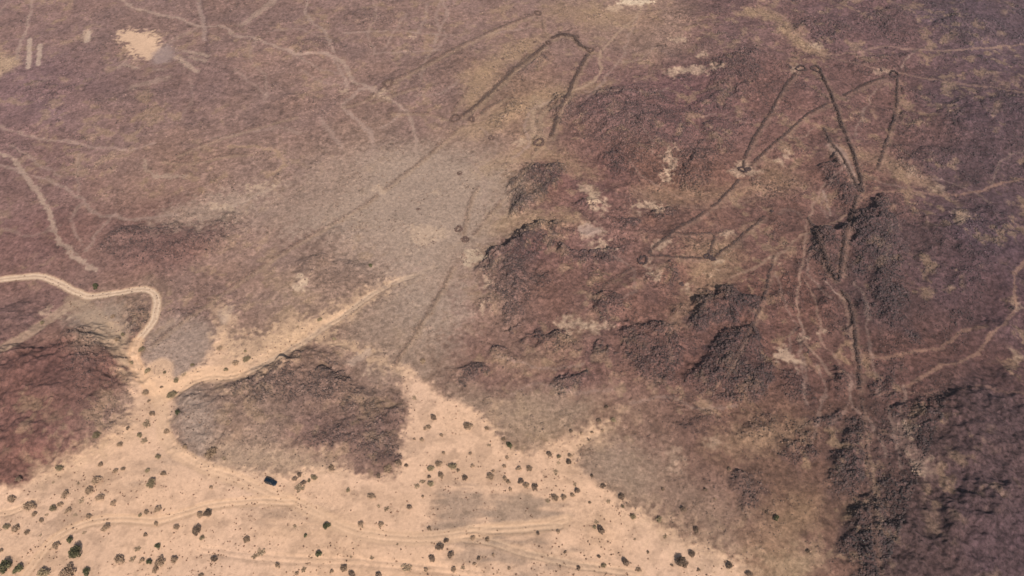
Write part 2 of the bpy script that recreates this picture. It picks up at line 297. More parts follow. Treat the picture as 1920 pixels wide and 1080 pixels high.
# faint natural paths and cleared ways (pale)
P = (176,148,134)
for pts, c, a, w_ in [
 ([(-10,285),(25,300),(48,330),(72,362),(92,392),(97,425),(113,452),(145,483),(182,505)], (182,154,136), .75, 3.0),
 ([(-10,308),(35,320),(55,345)], P, .5, 2.5), ([(40,325),(90,338),(130,358),(150,375),(175,395),(215,408),(270,411),(330,402)], P, .5, 2.2),
 ([(215,400),(180,440),(165,470)], P, .4, 1.8), ([(150,290),(145,330),(150,370)], P, .3, 2),
 ([(-10,236),(50,254),(100,263),(170,274),(240,281),(290,268)], (180,150,136), .55, 2.4),
 ([(215,-5),(255,14),(290,26),(340,36),(372,48),(420,52),(440,66),(480,73),(512,86),(540,94),(562,102),(590,99),(622,104),(642,116),(652,132),(662,150),(690,164),(722,182),(752,198),(768,228),(780,262),(778,285)], (182,154,138), .6, 2.8),
 ([(560,100),(610,100),(645,140),(655,165)], P, .5, 2.5), ([(578,-5),(574,22),(590,46),(612,64),(625,95)], P, .6, 2.2),
 ([(63,-5),(57,30),(46,62),(36,92),(28,112)], P, .6, 2.4), ([(-5,40),(15,0)], P, .3, 2),
 ([(640,200),(655,185),(672,170),(700,165)], P, .6, 2.6), ([(640,195),(655,215),(680,235),(700,262)], P, .6, 2.6),
 ([(600,225),(620,250),(640,275)], P, .5, 3), ([(830,0),(838,25),(825,55),(812,85)], P, .5, 2.2), ([(800,5),(795,40),(785,60)], P, .4, 2),
 ([(640,62),(700,60),(745,57),(800,63),(850,65)], P, .5, 1.8), ([(690,102),(760,98),(830,94)], P, .45, 1.8), ([(760,25),(740,60),(720,95)], P, .35, 2),
 ([(1202,-5),(1194,28),(1163,60),(1132,90),(1122,108),(1126,135),(1105,158),(1065,172),(1030,186),(1008,205),(1000,240),(1003,262)], (184,154,130), .65, 3.0),
 ([(1195,30),(1175,80),(1168,105),(1145,135),(1120,165),(1095,190)], P, .45, 1.8),
 ([(1100,172),(1160,170),(1220,173),(1255,165)], P, .4, 1.5), ([(1225,90),(1215,105),(1190,115),(1165,118)], P, .35, 1.8),
 ([(1440,18),(1470,30),(1490,60),(1520,84),(1545,100),(1600,100),(1650,88),(1700,92),(1760,95),(1850,90),(1930,83)], (164,132,116), .6, 2.6),
 ([(1545,105),(1600,118),(1650,130),(1700,140),(1760,152),(1850,163),(1930,176)], (160,128,112), .5, 3.0),
 ([(1690,128),(1705,105),(1722,92)], P, .45, 2), ([(1800,20),(1810,45),(1850,70),(1930,110)], (120,96,96), .5, 2),
 ([(1642,165),(1625,200),(1612,230),(1600,255)], P, .4, 1.7),
 ([(1370,520),(1418,500),(1450,480),(1480,462),(1505,442),(1530,430),(1560,418),(1585,405)], (170,138,118), .65, 2.0),
 ([(1600,385),(1640,362),(1700,360),(1760,366),(1810,365),(1860,350),(1930,332)], (162,126,108), .55, 2.2),
 ([(1545,345),(1530,375),(1518,402),(1512,440),(1510,480),(1500,520),(1497,560),(1500,600),(1508,635),(1525,662),(1548,685),(1560,705)], (164,132,116), .7, 1.6),
 ([(1510,522),(1525,555),(1535,595),(1542,635),(1560,665),(1575,685)], (162,130,114), .7, 1.5),
 ([(1545,360),(1552,385),(1555,405)], P, .6, 1.4), ([(1530,455),(1515,500),(1540,540),(1560,560)], P, .35, 1.6),
 ([(1550,530),(1572,548),(1590,565)], P, .6, 2.0), ([(1575,548),(1590,590),(1597,640),(1603,670)], (158,128,112), .45, 3.5),
 ([(1500,600),(1505,660),(1512,720)], P, .35, 1.5), ([(1508,655),(1500,670),(1512,760)], P, .35, 1.5),
 ([(1615,668),(1680,668),(1720,660),(1765,650),(1800,625),(1850,612)], (156,122,104), .5, 2.2),
 ([(1925,480),(1905,510),(1900,545),(1905,575),(1890,600),(1860,625),(1838,660),(1815,675),(1770,685),(1725,708),(1705,725)], (158,124,106), .6, 2.4),
 ([(1635,740),(1680,735),(1760,742),(1830,728),(1870,736),(1930,740)], (150,116,102), .4, 1.8),
 ([(1670,760),(1672,800),(1680,840),(1690,880)], P, .35, 1.6), ([(1620,530),(1640,600),(1680,620)], (130,100,94), .3, 3),
 ([(1630,330),(1660,345),(1700,352)], P, .3, 2), ([(1555,800),(1590,760),(1600,700)], P, .2, 2),
 ([(1190,355),(1240,378),(1300,388),(1370,386),(1440,372)], (160,128,112), .45, 1.4), ([(1225,345),(1290,372),(1370,378),(1440,362)], (160,128,112), .4, 1.2),
 ([(1180,300),(1200,330),(1240,350)], P, .3, 1.6), ([(1460,400),(1485,395),(1510,410)], P, .2, 2),
 ([(1280,540),(1300,560),(1265,600),(1255,640),(1262,680)], (160,128,112), .35, 2.5),
 ([(885,300),(910,350),(905,400),(930,410)], P, .25, 3), ([(270,300),(272,320),(300,330),(345,330)], (180,154,134), .5, 3.0),
 ([(430,275),(480,275),(525,290),(528,310),(505,330)], (182,150,122), .5, 3.2),
 ([(395,262),(450,250),(520,240),(560,250)], P, .35, 3), ([(560,285),(600,288),(660,290)], (140,112,100), .4, 1.8),
 ([(830,-5),(818,40),(835,70),(800,110),(790,150)], P, .4, 1.8), ([(700,-5),(706,30),(690,60),(702,100)], P, .35, 1.8), ([(540,94),(590,125),(640,140),(650,165)], P, .45, 2.2),
 ([(480,73),(470,110),(500,150),(495,190)], P, .35, 2), ([(500,60),(560,55),(600,70)], P, .35, 1.8), ([(440,130),(480,165),(500,180)], P, .35, 2), ([(755,200),(740,225),(712,240)], P, .5, 2.2), ([(655,215),(690,240),(700,275),(690,290)], P, .5, 2.2),
 ([(560,130),(600,150),(640,160)], P, .35, 1.8), ([(340,225),(360,180),(355,140)], P, .25, 1.8), ([(20,270),(60,300),(110,330)], P, .4, 1.8), ([(150,380),(135,420),(150,460)], P, .35, 1.8), ([(110,425),(60,440),(10,430)], P, .25, 1.8),
 ([(900,240),(930,270),(915,300),(890,320)], P, .4, 2.2), ([(1030,190),(1000,205),(985,240),(990,275),(960,300)], P, .5, 2.4), ([(890,70),(940,60),(1000,50)], P, .35, 1.8), ([(780,180),(830,175),(860,150)], P, .35, 1.8),
 ([(1450,510),(1470,560),(1490,610),(1480,660),(1495,700)], P, .3, 1.6), ([(1550,410),(1540,380),(1560,340),(1590,300)], P, .3, 1.4), ([(1600,530),(1625,570),(1630,640),(1640,690),(1650,740)], P, .3, 1.8), ([(1590,700),(1600,760),(1640,800),(1660,860)], P, .35, 1.6),
 ([(1530,680),(1545,720),(1540,770),(1520,830)], P, .3, 1.6), ([(1690,300),(1720,330),(1780,340),(1860,380)], P, .3, 1.6), ([(1460,250),(1500,260),(1530,240)], P, .3, 1.4), ([(1300,220),(1350,215),(1400,230)], P, .3, 1.4), ([(1180,215),(1215,250),(1225,290)], P, .3, 1.6),
 ([(1700,725),(1690,770),(1700,800)], P, .4, 1.8), ([(1860,350),(1880,300),(1930,280)], P, .25, 1.6), ([(930,670),(980,680),(1030,690),(1090,680)], P, .35, 2.2), ([(960,740),(1010,720),(1080,735),(1150,730)], P, .3, 2),
 ([(1180,760),(1250,745),(1310,765),(1380,760)], P, .3, 2), ([(1130,470),(1180,500),(1190,540),(1170,560)], P, .3, 1.8), ([(730,520),(790,505)], P, .3, 3), ([(500,355),(440,385),(400,392)], (190,165,146), .4, 2)]:
    lf = pts[0][0] < 900
    line(pts, c, min(1, a*(1.35 if lf else 1.15)), w_*(.68 if lf else .5), .7 if lf else .6, .75, warp=.75)
# trenches / dark grooves
for pts, a in [([(375,-5),(383,25),(389,60),(389,105)], .55), ([(389,105),(378,130),(362,165),(350,185)], .35), ([(1808,365),(1812,370)], .2)]:
    line(pts, (105,82,80), a, 2.0, .8, .3, rough=.6, dip=.25)
line([(370,-5),(377,22),(383,50),(384,75)], (176,150,138), .6, 2.2, .8, .4)

# ---- sand of the wash
SANDPOLY = [(-60,930),(20,917),(63,905),(80,890),(120,870),(173,843),(200,823),(233,803),(248,770),(246,720),(243,690),(238,660),(250,668),(272,680),(290,706),(330,712),(362,694),(388,678),(402,655),(410,632),(420,625),(428,640),(430,668),(470,672),(520,650),(560,624),(605,600),(650,580),(622,608),(575,634),(535,662),(495,684),(470,700),(440,712),(400,712),(362,722),(342,736),(326,755),(318,800),(325,830),(350,852),(400,870),(450,884),(520,888),(560,886),(620,876),(640,880),(700,896),(735,890),(752,862),(760,820),(762,780),(758,740),(758,708),(742,690),(760,692),(785,706),(830,738),(870,762),(905,782),(930,808),(958,842),(990,848),(1030,832),(1080,818),(1140,795),(1115,825),(1088,850),(1088,880),(1110,900),(1140,920),(1180,950),(1230,985),(1270,1008),(1310,1028),(1370,1050),(1400,1085),(1440,1200),(-60,1200)]
m, sl = area(SANDPOLY, SANDC, 1.0, 2.6, .7, rough=.1, sand=1.0, n=2)
Z[sl] -= .5*m
# speckled transition and softer fringes
for p, a, s in [([(205,600),(235,640),(245,665),(235,700),(222,660),(205,630)], .6, 4), ([(400,620),(405,590),(415,575),(435,580),(440,620),(430,660),(410,660)], .6, 3.5),
  ([(430,640),(520,625),(600,590),(640,570),(690,545),(720,535),(740,530),(700,560),(640,600),(560,650),(500,690),(450,700),(430,690)], .75, 5),
  ([(520,600),(560,590),(575,600),(545,640),(500,650)], .6, 4), ([(600,625),(650,640),(700,650),(690,665),(640,650),(600,640)], .5, 3), ([(640,645),(690,655),(740,680),(770,700),(740,705),(690,670)], .6, 3), ([(1080,820),(1140,790),(1160,770),(1150,810),(1110,840)], .45, 5),
  ([(420,868),(560,850),(640,850),(640,885),(520,890)], .3, 5), ([(60,890),(130,850),(190,815),(235,770),(245,800),(190,850),(120,885),(70,910)], .5, 5),
  ([(1200,950),(1300,1000),(1380,1040),(1420,1085),(1360,1085),(1280,1040),(1200,990)], .45, 6),
  ([(500,520),(560,500),(555,540),(600,560),(560,570)], .15, 5), ([(920,755),(940,755),(940,805),(925,800)], .35, 3)]:
    area(p, (212,176,144), a, s, 1.0, rough=.2, sand=.5)
# grey gravel showing through the sand
for p, a, s in [([(835,925),(880,912),(908,925),(900,960),(880,988),(845,1002),(812,992),(815,950)], .8, 5),
  ([(925,938),(1000,932),(1040,955),(1060,982),(1000,997),(930,1002),(905,992),(918,960)], .85, 4),
  ([(850,1012),(930,1005),(1010,1012),(1060,1036),(1092,1058),(1060,1078),(960,1064),(880,1048)], .7, 6),
  ([(470,948),(540,945),(600,965),(600,975),(520,972),(475,965)], .4, 5), ([(270,868),(320,850),(335,870),(300,885),(262,880)], .4, 5),
  ([(230,905),(265,892),(270,905),(240,915)], .35, 4), ([(460,930),(560,935),(640,960),(600,970),(520,960)], .1, 6),
  ([(0,955),(60,925),(150,945),(100,1000),(10,1010)], .12, 10), ([(1060,960),(1120,950),(1140,985),(1080,990)], .18, 6)]:
    m, sl = area(p, (160,137,118), 0, s, .5)
    d, sl = poly_sdf(QX, QY, W(p, 0, 3, True), s+6)
    st = fbm(X[sl]*.35+Y[sl]*.05, Y[sl]*1.5, 3.2, 3, 21)
    m = sstep(-s, s, d+(st-.5)*s*3); paint(m, sl, (160,136,118), a*(.7+.5*st) if np.ndim(st) == 0 else a)
    ROUGH[sl] += (.3-ROUGH[sl])*m*.5
bar = sstep(.50, .66, fbm(X*.6+Y*.5, Y*1.9-X*.25, 9, 4, 81, .6))*SAND*sstep(.35, .6, n20)
COL += bar[..., None]*.30*(alb((178,146,120))-COL)
spk = sstep(.66, .80, fbm(X, Y, 1.3, 2, 82))*SAND; COL *= 1-(spk*.16)[..., None]
# reddish and yellowish tints in the sand
ts = ((fbm(X, Y, 30, 3, 22)-.5)*1.0)[..., None]*SAND[..., None]
COL *= 1+ts*np.array([.05, .02, -.07])
COL *= 1-(SAND*(sstep(.52, .68, fbm(X, Y, 4.5, 4, 23))*.17))[..., None]

# ---- pale patches
def blob(cx, cy, rx, ry, c=PALE, a=.8, soft=1.8, ang=0, brk=1.6):
    th = np.linspace(0, 2*np.pi, 9)[:-1]; r = 1+.22*np.sin(3*th+cx)+.12*np.sin(5*th+cy)
    x = rx*r*np.cos(th); y = ry*r*np.sin(th); ca, sa = math.cos(ang), math.sin(ang)
    area(list(zip(cx+x*ca-y*sa, cy+x*sa+y*ca)), c, a, soft, brk, rough=.25)
area([(226,62),(240,54),(262,58),(285,62),(298,78),(300,92),(292,105),(278,111),(262,108),(246,104),(240,92),(232,78)], (214,178,150), 1, 2.6, 1.6, rough=.1)
area([(300,88),(318,86),(328,98),(322,112),(300,118),(280,113)], (160,137,131), .8, 3, .4, rough=.1)
for pts, w_, a in [([(331,107),(350,121),(368,133)], 3.6, .8), ([(345,96),(365,99),(388,104)], 2.6, .75), ([(358,107),(385,114)], 2.6, .75), ([(250,164),(280,156),(312,146)], 5, .45),
    ([(222,127),(236,114)], 3, .6), ([(236,122),(258,128)], 3, .6), ([(454,46),(478,30),(492,18),(515,0)], 5, .6), ([(318,78),(365,55)], 4, .3), ([(655,680),(692,658)], 3.4, .95),
    ([(842,606),(862,597),(884,588)], 4.2, .5), ([(420,600),(432,578)], 2.6, .7), ([(422,602),(412,585)], 2.6, .7), ([(70,158),(85,150)], 3, .3), ([(290,130),(310,130)], 2, .4)]:
    line(pts, (196,168,148), a*.85, w_*.72, 1.4, .7, warp=.35)
for x0, y0, x1, y1, w_ in [(56,74,53,127,3.2), (75,84,72,121,3.0), (166,60,163,77,3.6)]:
    line([(x0,y0),((x0+x1)/2,(y0+y1)/2),(x1,y1)], (204,178,158), .7, w_*.8, .7, .35, warp=.1)
for b in [(1190,2,38,9), (1155,14,14,6), (1275,73,16,6), (1300,130,26,8), (1265,135,16,6), (1340,125,12,5), (1320,105,10,5), (1255,300,9,28), (1250,330,8,14), (1104,358,12,9),
   (1115,378,13,12), (1128,386,8,12), (1107,432,24,11), (1090,440,9,6), (1130,461,14,8), (1122,457,20,5), (1240,461,14,9), (1218,505,8,12), (1232,520,9,10), (1235,390,8,6),
   (1212,385,20,6), (565,533,12,17), (425,590,9,10), (710,357,14,8), (815,360,6,4), (1075,608,30,9), (1060,618,10,8), (1120,612,20,6), (1470,668,16,13), (1492,680,12,5), (1475,290,7,6),
   (1462,300,6,4), (1395,318,26,12), (1495,129,13,6), (1658,134,16,6), (1345,490,8,5), (1285,535,5,4), (1330,510,8,3), (975,268,7,6), (912,530,5,10), (908,572,7,7), (1525,85,14,5),
   (1700,805,20,7), (1725,868,16,13), (1735,885,12,10), (1700,838,8,14), (1710,322,8,5), (1760,352,12,5), (1800,405,10,12), (690,700,8,4), (1340,830,14,9), (1270,862,12,16),
   (645,172,6,4), (718,170,8,4), (775,68,7,3), (165,68,8,9), (720,182,9,5), (1905,668,8,5), (1905,575,7,6), (415,390,22,6), (490,350,24,5), (88,582,6,6), (120,588,12,8), (1455,485,5,4),
   (1360,440,14,5), (1190,395,8,4), (1540,620,6,5), (1515,635,5,4), (800,440,30,18)]:
    blob(*b, a=.28 if b[1] > 780 or b[0] > 1560 else .5)
blob(888,480,19,14,(190,166,142),.75,1.4); blob(1470,668,15,12,(186,156,134),.8,1.0); blob(565,530,12,16,(208,180,154),.6,1.4)
blob(1188,2,30,6,(226,200,172),.8,1.6); blob(1110,370,9,14,(200,170,142),.55,1.2); blob(1107,432,22,9,(176,148,136),.7,1.2)
line([(1685,800),(1700,835),(1725,865),(1745,888)], (140,112,102), .6, 4.5, 1.5, .5)

# ---- tyre tracks and the dirt road
ROAD = [(-20,526),(40,520),(78,519),(108,530),(145,549),(172,556),(220,549),(258,543),(280,545),(292,556),(293,576),(288,600),(275,620),(258,640),(251,665),(257,690),(272,715),(294,742),(305,770),(305,800),(315,830),(345,856),(390,878),(450,900),(500,922),(545,938),(590,960),(625,980),(660,995),(700,1003),(760,1009),(830,1006),(880,999),(950,990),(1020,985),(1060,975)]
def road(pts, c, a, wid, rut=None, rutc=None, gauge=1.9, sand=.8):
    fx = PX+(QX-PX)*.15; fy = PY+(QY-PY)*.15
    D, sl = line_dist(fx, fy, W(pts, 0, 6), wid+4)
    m = (1-sstep(wid*.36, wid*.62, D+(n05[sl]-.5)*1.0)); paint(m, sl, c, a)
    ROUGH[sl] += (.05-ROUGH[sl])*m*a; BO[sl] *= 1-m; SAND[sl] = np.maximum(SAND[sl], m*sand*a); Z[sl] -= .12*m
    if rut:
        r = np.exp(-((D-gauge/2)/.42)**2); paint(r, sl, rutc, rut); Z[sl] -= .10*r
        r = np.exp(-((D-gauge)/.5)**2); paint(r, sl, (198,158,124), rut*.35)
road([(172,556),(150,568),(128,575),(95,597),(60,622),(20,645),(-20,662)], (184,156,132), .5, 5, None, sand=.3)
road([(140,560),(150,575),(180,600),(215,640),(240,670)], (192,164,136), .35, 9, None, sand=.2)
road([(330,738),(352,722),(390,706),(430,706),(470,694),(520,670),(570,640),(620,606),(660,580),(700,550),(700,550)], (196,167,142), .5, 3.4, .25, (214,182,154))
road([(660,580),(700,550),(750,526),(775,518)], (190,163,140), .32, 2.6, .15, (206,176,150))
road([(750,526),(790,512),(815,500)], (190,163,140), .22, 2.2, None)
road([(300,745),(330,725),(365,705),(400,700),(450,700)], (230,188,152), .7, 8, None)
road(ROAD[:17], (214,182,154), .75, 4.0, .6, (238,208,180), 1.8, sand=.5)
road(ROAD[13:18], (220,178,144), .8, 5.5, .3, (228,190,156), 1.9)
road(ROAD[17:], (218,180,148), .65, 5.5, .28, (230,192,160), 1.9)
road([(40,1085),(70,1045),(100,1012),(140,988),(180,976),(230,973),(290,976),(340,963),(390,948),(440,942),(500,938),(545,940)], (222,182,148), .6, 4.0, .6, (230,192,160), 1.8)
road([(-20,965),(20,958),(60,940)], (222,182,146), .3, 3, .4, (240,200,166))
road([(870,1010),(920,1015),(980,1035),(1040,1050),(1100,1062),(1200,1075)], (200,168,138), .2, 3, .5, (208,174,144))
road([(880,990),(960,992),(1050,985)], (196,165,138), .2, 3, .45, (210,176,146))
road([(300,725),(300,690),(285,705)], (231,189,153), .6, 10, None)
road([(380,1030),(500,1045),(700,1055),(900,1075)], (222,182,150), .06, 4, .14, (238,198,166))

WALLS = [
 # px polyline, wall half width, height, state, label
 ([(1492,137),(1470,165),(1448,205),(1425,240),(1405,275),(1396,300),(1393,313)], .75, .9, 'dark straight stone wall running down left from the pale round cell'),
 ([(1537,134),(1550,160),(1565,195),(1580,240),(1593,270),(1605,305),(1613,340),(1612,352)], .95, 1.3, 'long bold dark stone wall curving from the upper stone cell down to the pointed wall end'),
 ([(1405,312),(1420,297),(1450,270),(1480,245),(1510,217),(1540,200),(1552,194)], .65, .7, 'faint stone wall slanting up right from the double cell towards the bold long wall'),
 ([(1582,180),(1610,164),(1640,151),(1658,145)], .7, .7, 'short broken stone wall reaching the pale cell at upper right'),
 ([(1682,147),(1680,200),(1670,240),(1658,275),(1645,315)], .65, .8, 'rightmost stone wall, curving down from the pale cell at upper right'),
 ([(1543,240),(1560,270),(1580,295),(1592,320),(1603,342),(1609,352)], .8, .8, 'broad low stone wall meeting the bold long wall at a point'),
 ([(1605,366),(1600,390),(1592,420),(1583,445),(1579,480),(1574,515)], .9, 1.3, 'right-hand arm of the dark stone V on the slope'),
 ([(1524,430),(1535,452),(1547,485),(1556,508),(1567,522)], 1.0, 1.4, 'left-hand arm of the dark stone V on the slope'),
 ([(1514,408),(1518,418),(1522,426)], .6, .6, 'stub of stone wall above the left arm of the dark V'),
 ([(1576,545),(1595,575),(1602,620),(1607,665),(1611,700),(1612,730)], .8, .9, 'stone wall trailing straight down from the tip of the dark V'),
 ([(1614,745),(1617,780),(1622,830),(1630,880),(1634,940),(1640,1010),(1648,1080)], .5, .5, 'tumbled stone line crossing the boulder rise at lower right'),
 ([(1385,337),(1350,375),(1310,405),(1270,428),(1240,452),(1215,475)], .6, .6, 'long thin stone wall slanting from the double cell down to the pale ring cell'),
 ([(1268,437),(1300,438),(1337,438),(1334,460),(1330,476)], .5, .55, 'bent stone wall turning a right angle above the small double cell'),
 ([(1217,480),(1260,481),(1318,485)], .5, .55, 'level stone wall joining the ring cell to the small double cell'),
 ([(1342,480),(1375,455),(1405,430),(1432,406)], .6, .65, 'straight stone wall climbing right from the small double cell'),
 ([(1450,480),(1440,525),(1425,575),(1400,625),(1380,665),(1360,702)], .55, .6, 'thin straight stone wall running down over the dark round rise'),
 ([(1188,500),(1150,522),(1112,550)], .5, .4, 'faint stone line running down left of the pale ring cell'),
 ([(735,150),(780,130),(830,102),(880,77),(940,50),(1000,27)], .6, .6, 'long straight stone wall along the upper edge of the left enclosure'),
 ([(1006,32),(1018,46),(1024,70)], .6, .5, 'short stone wall down from the upper corner of the left enclosure'),
 ([(1036,72),(1048,66),(1060,65),(1075,68),(1082,78),(1090,86),(1102,92)], .9, 1.1, 'thick lumpy stone arc at the head of the left enclosure'),
 ([(1102,100),(1090,122),(1078,145),(1070,165),(1060,185),(1050,200),(1042,228),(1033,255)], .75, .8, 'stone wall running down the right side of the left enclosure'),
 ([(1022,84),(1000,103),(960,135),(930,165),(895,196),(868,216)], .75, .8, 'stone wall running down left from the thick stone arc'),
 ([(848,212),(860,190),(880,162)], .5, .5, 'short stone spur rising from the stone heap at the left corner'),
 ([(950,180),(920,200),(895,217)], .55, .55, 'short stone wall parallel to and below the long diagonal wall'),
 ([(836,222),(800,212),(735,210)], .45, .4, 'low level stone line left of the stone heap at the corner'),
 ([(1008,203),(1009,230),(1008,252),(1000,262)], .6, .6, 'short upright stone wall above the lower cell of the left enclosure'),
 ([(1006,278),(990,305),(975,328),(960,350)], .6, .6, 'stone wall running down left to the dark outcrop edge'),
 ([(868,235),(820,275),(780,308),(720,355)], .45, .4, 'faint stone line slanting from the corner heap across to the grey plain'),
 ([(705,366),(680,385),(620,420),(540,465),(480,505),(400,560),(330,610),(285,645)], .45, .35, 'very long faint stone line crossing the slope to the road bend'),
 ([(738,688),(760,650),(800,590),(830,540),(850,500)], .5, .45, 'stone line slanting down the grey plain to the head of the sand'),
 ([(868,438),(880,380),(895,350)], .4, .35, 'short faint stone line above the dark pit on the grey plain'),
 ([(940,372),(912,410),(888,440)], .4, .35, 'low stone line beside the dark outcrop at the plain edge'),
 ([(905,185),(925,165),(950,140),(975,118),(990,102)], .6, .6, 'inner stone line alongside the upper half of the long diagonal wall'),
 ([(720,160),(700,178),(668,192),(640,198)], .4, .4, 'faint stone line leaving the far left cell towards the pale paths'),
 ([(1058,190),(1035,196),(1018,205),(1010,215)], .5, .5, 'short curved stone wall beside the dark outcrop in the left enclosure'),
 ([(690,192),(735,176),(782,162)], .45, .4, 'faint stone line below the far left corner heap'),
 ([(330,290),(390,265),(470,240),(555,216)], .4, .35, 'faint upper stone line of the worn enclosure at left'),
 ([(305,300),(350,305),(430,290),(470,286)], .4, .35, 'faint lower stone line of the worn enclosure at left'),
]
for pts, hw, h, lab in WALLS:
    right = pts[0][0] > 1180
    line([(a+2.5, b+4) for a, b in pts], (150,122,106) if right else (170,142,118), (.42 if h > .45 else .2) if right else .55, hw*3.2, 1.2, .6, rough=.3, warp=.25)
    line(pts, (86,63,57) if right or h > .65 else (122,94,82), (.8 if h > .45 else .55) if right else (.8 if h > .65 else .6), (max(hw, .62) if h > .45 else hw)*(1.6 if right else 2.6), .8 if right else 1.5, .5 if right else .8, rough=.8, warp=.12 if right else .3)
# small scale relief: rough lava rubble against smooth silt
ROUGH = np.clip(ROUGH, 0, 1); amp = ROUGH*(.35+.9*BO)
micro = (1-np.abs(2*fbm(X, Y, 2.6, 2, 31)-1))
fine = (np.abs(X) < 350) & (Y > 90) & (Y < 495)
mound = 1-np.abs(2*fbm(X, Y, 6.5, 3, 32, .6)-1)
bumpy = fbm(X, Y, 2.4, 3, 33, .7)
Z += np.where(fine, (micro-.6)*1.0*amp + (n05-.5)*.4*amp + (mound-.6)*1.5*np.clip(BO, 0, 1.2) + (bumpy-.5)*1.05*np.clip(BO, 0, 1.2) + (bumpy-.5)*.35*ROUGH, 0)
BO = np.clip(BO, 0, 1.4)*(1-np.clip(SAND, 0, 1))

verts = np.stack([X, Y, Z], -1).reshape(-1, 3).astype(np.float32)
ii = np.arange(NY*NX, dtype=np.int32).reshape(NY, NX)
quads = np.stack([ii[:-1, :-1], ii[:-1, 1:], ii[1:, 1:], ii[1:, :-1]], -1).reshape(-1, 4)
def np_mesh(name, v, f):
    me = bpy.data.meshes.new(name); k = f.shape[1]
    me.vertices.add(len(v)); me.vertices.foreach_set('co', np.ascontiguousarray(v, np.float32).ravel())
    me.loops.add(f.size); me.loops.foreach_set('vertex_index', np.ascontiguousarray(f, np.int32).ravel())
    me.polygons.add(len(f)); me.polygons.foreach_set('loop_start', np.arange(0, f.size, k, dtype=np.int32))
    me.polygons.foreach_set('loop_total', np.full(len(f), k, np.int32))
    me.update(calc_edges=True); return me
def set_col(me, c, name='soil'):
    a = me.attributes.new(name, 'FLOAT_COLOR', 'POINT')
    if c.shape[1] == 3: c = np.hstack([c, np.ones((len(c), 1))])
    a.data.foreach_set('color', np.ascontiguousarray(c, np.float32).ravel())
def link(o, parent=None):
    S.collection.objects.link(o)
    if parent is not None: o.parent = parent
    return o
def tag(o, label=None, cat=None, group=None, kind=None):
    if label: o['label'] = label
    if cat: o['category'] = cat
    if group: o['group'] = group
    if kind: o['kind'] = kind
    return o

# ------------------------------------------------------------------ materials
class NT:
    def __init__(s, name):
        s.m = bpy.data.materials.new(name); s.m.use_nodes = True; s.t = s.m.node_tree
        s.b = s.t.nodes['Principled BSDF']
    def n(s, typ, **kw):
        nd = s.t.nodes.new(typ)
        for k, v in kw.items():
            if hasattr(nd, k): setattr(nd, k, v)
            else: nd.inputs[k].default_value = v
        return nd
    def l(s, a, b): s.t.links.new(a, b)
def mathn(M, op, a, b=None, c=None):
    nd = M.n('ShaderNodeMath', operation=op)
    for i, v in enumerate((a, b, c)):
        if v is None: continue
        if isinstance(v, (int, float)): nd.inputs[i].default_value = v
        else: M.l(v, nd.inputs[i])
    return nd.outputs[0]
def ground_mat():
    M = NT('desert_ground'); at = M.n('ShaderNodeAttribute', attribute_name='soil')
    tc_ = M.n('ShaderNodeTexCoord'); co = tc_.outputs['Object']
    def noise(sc, det, rough=.6, dist=0):
        nd = M.n('ShaderNodeTexNoise'); nd.inputs['Scale'].default_value = sc; nd.inputs['Detail'].default_value = det
        nd.inputs['Roughness'].default_value = rough; nd.inputs['Distortion'].default_value = dist; M.l(co, nd.inputs['Vector']); return nd.outputs[0]
    f1 = noise(.62, 4, .75, .5); f2 = noise(2.6, 2, .6); 
    vo = M.n('ShaderNodeTexVoronoi'); vo.inputs['Scale'].default_value = .8; M.l(co, vo.inputs['Vector'])
    vd = vo.outputs['Distance']
    r = at.outputs['Alpha']
    f3 = noise(.30, 4, .65, 1.6); f4 = noise(.12, 3, .6, 1.0)
    g = mathn(M, 'ADD', mathn(M, 'MULTIPLY', mathn(M, 'SUBTRACT', f1, .5), 4.4), mathn(M, 'MULTIPLY', mathn(M, 'SUBTRACT', f2, .5), 1.8))
    g = mathn(M, 'ADD', g, mathn(M, 'MULTIPLY', mathn(M, 'SUBTRACT', .38, vd), .7))
    ridge = mathn(M, 'SUBTRACT', 1.0, mathn(M, 'ABSOLUTE', mathn(M, 'MULTIPLY_ADD', f3, 2.0, -1.0)))
    worm = mathn(M, 'MULTIPLY', mathn(M, 'POWER', ridge, 9.0), mathn(M, 'SUBTRACT', mathn(M, 'MULTIPLY', f4, 1.6), .35))
    g = mathn(M, 'ADD', g, mathn(M, 'MULTIPLY', worm, .75))
    amt = mathn(M, 'MULTIPLY_ADD', r, 1.05, .07)
    fac = mathn(M, 'MINIMUM', mathn(M, 'MAXIMUM', mathn(M, 'MULTIPLY_ADD', g, amt, 1.0), .38), 1.9)
    mul = M.n('ShaderNodeVectorMath', operation='SCALE'); M.l(at.outputs['Color'], mul.inputs[0]); M.l(fac, mul.inputs['Scale'])
    M.l(mul.outputs[0], M.b.inputs['Base Color'])
    M.b.inputs['Roughness'].default_value = .95; M.b.inputs['Specular IOR Level'].default_value = .15
    bp = M.n('ShaderNodeBump'); bp.inputs['Distance'].default_value = .35
    M.l(f1, bp.inputs['Height']); M.l(mathn(M, 'MULTIPLY_ADD', r, .8, .08), bp.inputs['Strength']); M.l(bp.outputs[0], M.b.inputs['Normal'])
    return M.m
me = np_mesh('desert_ground', verts, quads)
set_col(me, np.hstack([np.clip(COL, .01, 1).reshape(-1, 3), np.clip(ROUGH*(.75+.35*BO), 0, 1).reshape(-1, 1)]))
me.materials.append(ground_mat()); me.polygons.foreach_set('use_smooth', np.ones(len(me.polygons), bool))
gnd = link(bpy.data.objects.new('ground', me)); tag(gnd, kind='structure')

